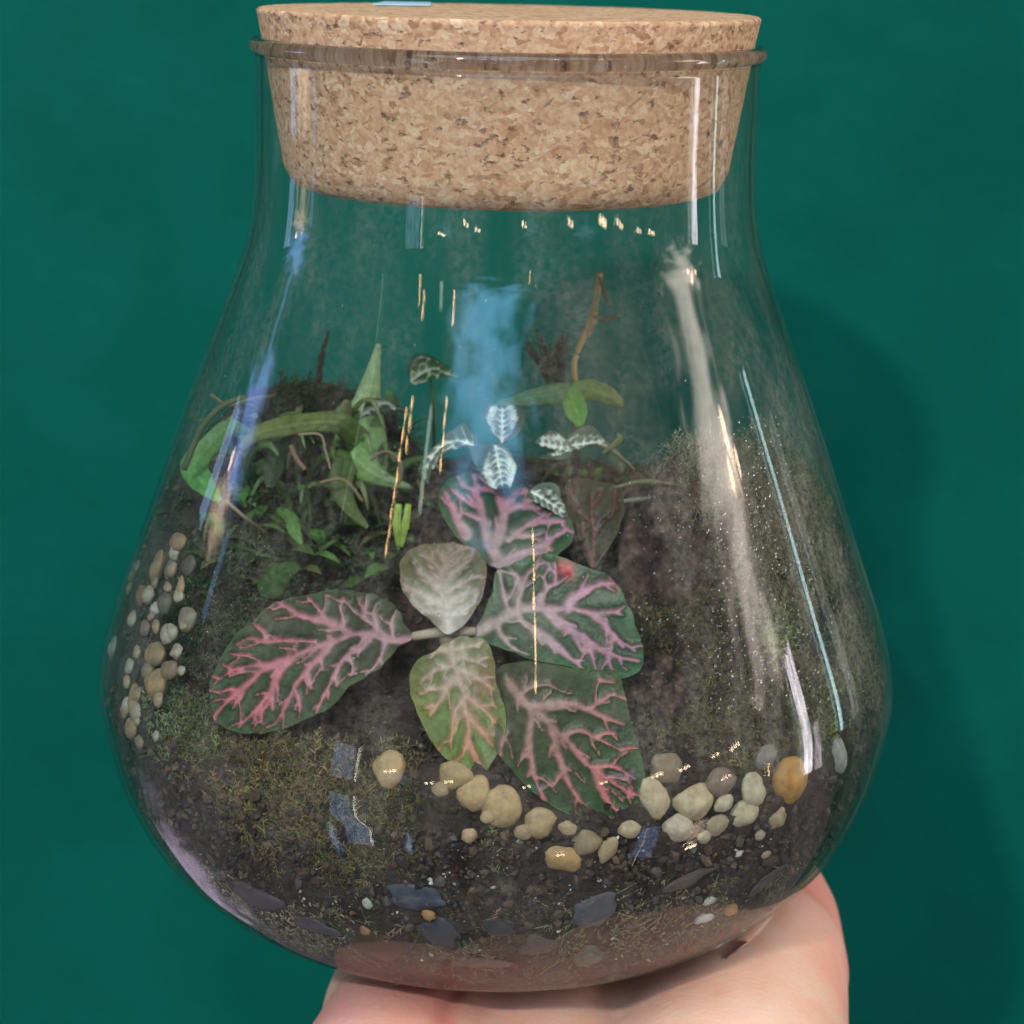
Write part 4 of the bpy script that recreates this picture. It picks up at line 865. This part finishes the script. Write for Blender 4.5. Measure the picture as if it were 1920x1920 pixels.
strap(grs, [(1130, 850), (1160, 825), (1158, 812)], [4, 12, 3], [.004, .004, .004], (.10, .13, .03), (.16, .22, .05), name='blade')
strap(grs, [(1100, 830), (1150, 845), (1190, 880)], [3, 5, 2], [.006, .004, .002], (.10, .10, .04), (.16, .15, .06), name='blade')
strap(grs, [(1150, 915), (1210, 902), (1290, 912)], [3, 7, 2], [.004, .004, .004], (.14, .16, .06), (.13, .14, .05), name='blade')
strap(grs, [(1160, 940), (1230, 936), (1300, 955)], [4, 9, 3], [.002, .002, .002], (.13, .17, .11), (.10, .13, .08), name='blade')

star = empty('star_leaf_plant', tuple(foot(1080, 800)), label='small green plant with three spread leaves at the back right', cat='plant')
strap(star, [(1075, 728), (1040, 738), (990, 747), (920, 765)], [22, 36, 30, 6], [.012, .010, .008, .006], (.07, .17, .06), (.09, .24, .14))
strap(star, [(1066, 726), (1074, 750), (1082, 775), (1088, 800)], [24, 40, 38, 8], [.012, .010, .008, .006], (.09, .30, .04), (.11, .32, .05))
strap(star, [(1074, 726), (1105, 730), (1140, 742), (1168, 760)], [18, 38, 34, 7], [.012, .013, .014, .015], (.12, .24, .05), (.15, .20, .06))
V, F = tube([foot(1080, 800) - np.array([0, 0, .002]), at(1079, 760, .014), at(1074, 715, .014)], [.0008, .0008, .0007], 8); mesh_obj('stem', V, F, M_root, star, colors=np.repeat([(.06, .10, .03)], len(V), 0))
yel = empty('tall_thin_sprig', tuple(at(1082, 735, .017)), label='tall thin yellow brown shoot rising at the back right to the shoulder', cat='plant')
V, F = tube(spline([at(1082, 740, .017), at(1076, 690, .017), at(1082, 660, .018), at(1100, 620, .018), at(1112, 585, .019), at(1120, 545, .019), at(1125, 512, .019)], 6), [.0005] * 37, 7); mesh_obj('stem', V, F, M_root, yel, colors=np.repeat([(.60, .42, .16)], len(V), 0))
strap(yel, [(1102, 632), (1112, 600), (1118, 560), (1122, 520)], [4, 12, 10, 4], [.0175, .018, .018, .018], (.50, .36, .12), (.42, .34, .12))
strap(yel, [(1112, 592), (1135, 598), (1160, 590)], [4, 11, 4], [.018, .018, .018], (.13, .12, .04), (.16, .15, .05))
strap(yel, [(1124, 520), (1133, 548), (1142, 575)], [4, 8, 3], [.018, .018, .018], (.14, .11, .04), (.15, .13, .04))
dead = empty('grass_tuft', tuple(foot(1050, 790)), label='dark olive grassy tuft standing behind the green three-leaved plant', cat='plant')
for k in range(16):
    dx = rng.uniform(-34, 26); tp = rng.uniform(610, 690)
    strap(dead, [(1056 + dx * .3, 745), (1050 + dx * .7, 715), (1044 + dx * 1.1, (715 + tp) / 2), (1042 + dx * 1.6 + rng.uniform(-12, 12), tp)], [4, 9, 8, 2], [.019 + .0006 * rng.uniform(0, 8)] * 4, (.05, .075, .035), (.085, .09, .045), name='blade', sx=5)
V, F = tube(spline([at(588, 745, .022), at(596, 715, .022), at(601, 680, .022), at(608, 650, .022), at(616, 621, .022)], 6), np.linspace(.00075, .0003, 25), 8, .5)
tag(mesh_obj('twig', V, F, M_twig), 'bare dark twig standing upright in the dark moss mound', 'twig')
fern = empty('fern', tuple(foot(600, 900)), label='tangle of thin arching green fronds woven through the strap leaves', cat='plant')
for k in range(26):
    bx, by = rng.uniform(440, 740), rng.uniform(850, 1000); dx, dy = rng.uniform(-110, 110), rng.uniform(-110, -25); Yb = foot(bx, by)[1] - .001
    strap(fern, [(bx, by), (bx + dx * .3, by + dy * .8), (bx + dx * .7, by + dy), (bx + dx, by + dy * rng.uniform(.3, .8))], [3, rng.uniform(8, 15), rng.uniform(7, 13), 2], [Yb, Yb - .002, Yb - .004, Yb - .006], (.07, .15, .035), [(.10, .22, .05), (.06, .14, .04), (.13, .17, .05)][k % 3], name='frond', sx=5)
# loose roots and stalks
for i, (ln, wd, col, lab) in enumerate([
    ([(695, 862), (715, 848), (735, 850), (752, 870), (750, 900), (735, 915)], .00028, (.16, .13, .08), 'pale looping root right of the green spear'),
    ([(545, 835), (556, 860), (572, 880)], .0004, (.22, .15, .09), 'short brown stalk hanging under the arching leaf'),
    ([(560, 815), (600, 815), (610, 845), (620, 880)], .00022, (.26, .24, .15), 'thin pale root crossing below the arching leaf'),
    ([(600, 905), (645, 900), (680, 940)], .0003, (.20, .15, .09), 'brown root on the grey moss under the strap leaves'),
    ([(425, 940), (465, 975), (500, 1000)], .0003, (.24, .20, .14), 'straight pale straw at the left behind the tan strip'),
    ([(395, 740), (430, 760), (470, 748), (515, 742)], .0003, (.14, .13, .06), 'thin curved tendril above the leftmost leaf'),
    ([(345, 880), (380, 800), (420, 760), (460, 745)], .0005, (.09, .11, .05), 'dim green stalk by the left wall of the jar')]):
    P = [at(x, y, -.004 - .012 * (x < 480)) for x, y in ln]; S = spline(P, 6); V, F = tube(S, np.full(len(S), wd), 6)
    tag(mesh_obj('root', V, F, M_root, colors=np.repeat([col], len(V), 0)), lab, 'root')

# ------------------------------------------------------------------ the hand that carries the jar
def hand():
    bm = bmesh.new()
    def cap(a, b, r0, r1, n=9, sq=(1, 1, 1)):
        a, b = np.array(a), np.array(b)
        for t in np.linspace(0, 1, n):
            V, F = ico(3); V = V * (r0 + (r1 - r0) * t) * np.array(sq) + a + (b - a) * t; vs = [bm.verts.new(v) for v in V]
            for f in F: bm.faces.new([vs[i] for i in f])
    def chain(pts, rs, sq=(1, 1, 1)):
        for i in range(len(pts) - 1): cap(pts[i], pts[i + 1], rs[i], rs[i + 1], 8, sq)
    cap((-.008, -.018, -.0205), (.020, -.018, -.0205), .020, .020, 7, (1, 1.9, .70))         # palm
    cap((-.0128, -.045, -.0212), (-.0065, -.010, -.0190), .0195, .0165, 8)                     # heel, little-finger side
    cap((.012, -.046, -.025), (.004, -.02, -.020), .019, .018, 6)
    chain([(.031, -.054, -.0300), (.036, -.044, -.0220), (.0385, -.028, -.0185), (.0450, -.008, -.0140)], [.0200, .0215, .0190, .0150])   # ball of the thumb
    chain([(.0440, -.014, -.0195), (.0495, -.002, -.0185), (.0515, .012, -.0155), (.0500, .026, -.0120)], [.0150, .0120, .0102, .0085])  # thumb
    chain([(.010, -.048, -.046), (.012, -.064, -.095), (.016, -.095, -.20)], [.025, .026, .032], (1.15, 1, .9))       # wrist and forearm
    for x0, x1, r, L in ((-.017, -.021, .0078, .82), (-.002, -.004, .0088, .97), (.014, .014, .0092, 1.0), (.030, .030, .0088, .95)):
        chain([(x0, .004, -.018), (x0 * 1.05, .030, -.0165), (x1, .030 + .030 * L, -.0085), (x1, .030 + .043 * L, .0080), (x1 * .96, .030 + .043 * L, .0080 + .017 * L)], [r * 1.2, r * 1.12, r, r * .93, r * .8])
    me = bpy.data.meshes.new('hand_blocks'); bm.to_mesh(me); bm.free()
    o = bpy.data.objects.new('hand_blocks', me); COL.objects.link(o)
    rm = o.modifiers.new('r', 'REMESH'); rm.mode = 'VOXEL'; rm.voxel_size = .0013
    sm = o.modifiers.new('s', 'SMOOTH'); sm.factor = .5; sm.iterations = 16
    sb = o.modifiers.new('d', 'SUBSURF'); sb.levels = 1; sb.render_levels = 1
    dg = bpy.context.evaluated_depsgraph_get(); me2 = bpy.data.meshes.new_from_object(o.evaluated_get(dg)); bpy.data.objects.remove(o)
    co = np.zeros(len(me2.vertices) * 3); me2.vertices.foreach_get('co', co); co = co.reshape(-1, 3)
    # the flesh gives way under the jar's foot
    r = np.hypot(co[:, 0], co[:, 1]); lim = np.where(r < .0468, -.0002, 1.0)
    wall_r = np.interp(co[:, 2], PROF[:, 1], PROF[:, 0]) + .0002
    co[:, 2] = np.minimum(co[:, 2], np.where((r < .0462), -.0002, 9))
    push = (co[:, 2] > -.0001) & (r < wall_r); k = np.where(push, wall_r / np.maximum(r, 1e-6), 1); co[:, :2] *= k[:, None]
    # life line between the two pads
    cr = np.exp(-((co[:, 0] - (-.0062 + .10 * (co[:, 1] + .045))) / .0016) ** 2) * ss(-.075, -.06, co[:, 1]) * (co[:, 2] > -.03)
    co[:, 2] -= .0012 * cr
    me2.vertices.foreach_set('co', co.ravel()); me2.update()
    tint = np.ones((len(co), 4), np.float32)
    q = np.exp(-((co[:, 0] + .024) ** 2 + (co[:, 1] + .04) ** 2) / (2 * .011 ** 2)); q2 = np.exp(-((co[:, 0] - .057) ** 2 + (co[:, 1] - .004) ** 2) / (2 * .013 ** 2))
    red = np.clip(.75 * q + .8 * q2 + .4 * cr, 0, 1)
    tint[:, 1] = 1 - .40 * red; tint[:, 2] = 1 - .33 * red
    a = me2.color_attributes.new('Col', 'FLOAT_COLOR', 'POINT'); a.data.foreach_set('color', tint.ravel())
    me2.polygons.foreach_set('use_smooth', [True] * len(me2.polygons)); me2.materials.clear(); me2.materials.append(M_skin); me2.name = 'person'
    ob = bpy.data.objects.new('person', me2); COL.objects.link(ob)
    return tag(ob, 'open right hand, palm up, carrying the glass jar from below', 'person')
hand()
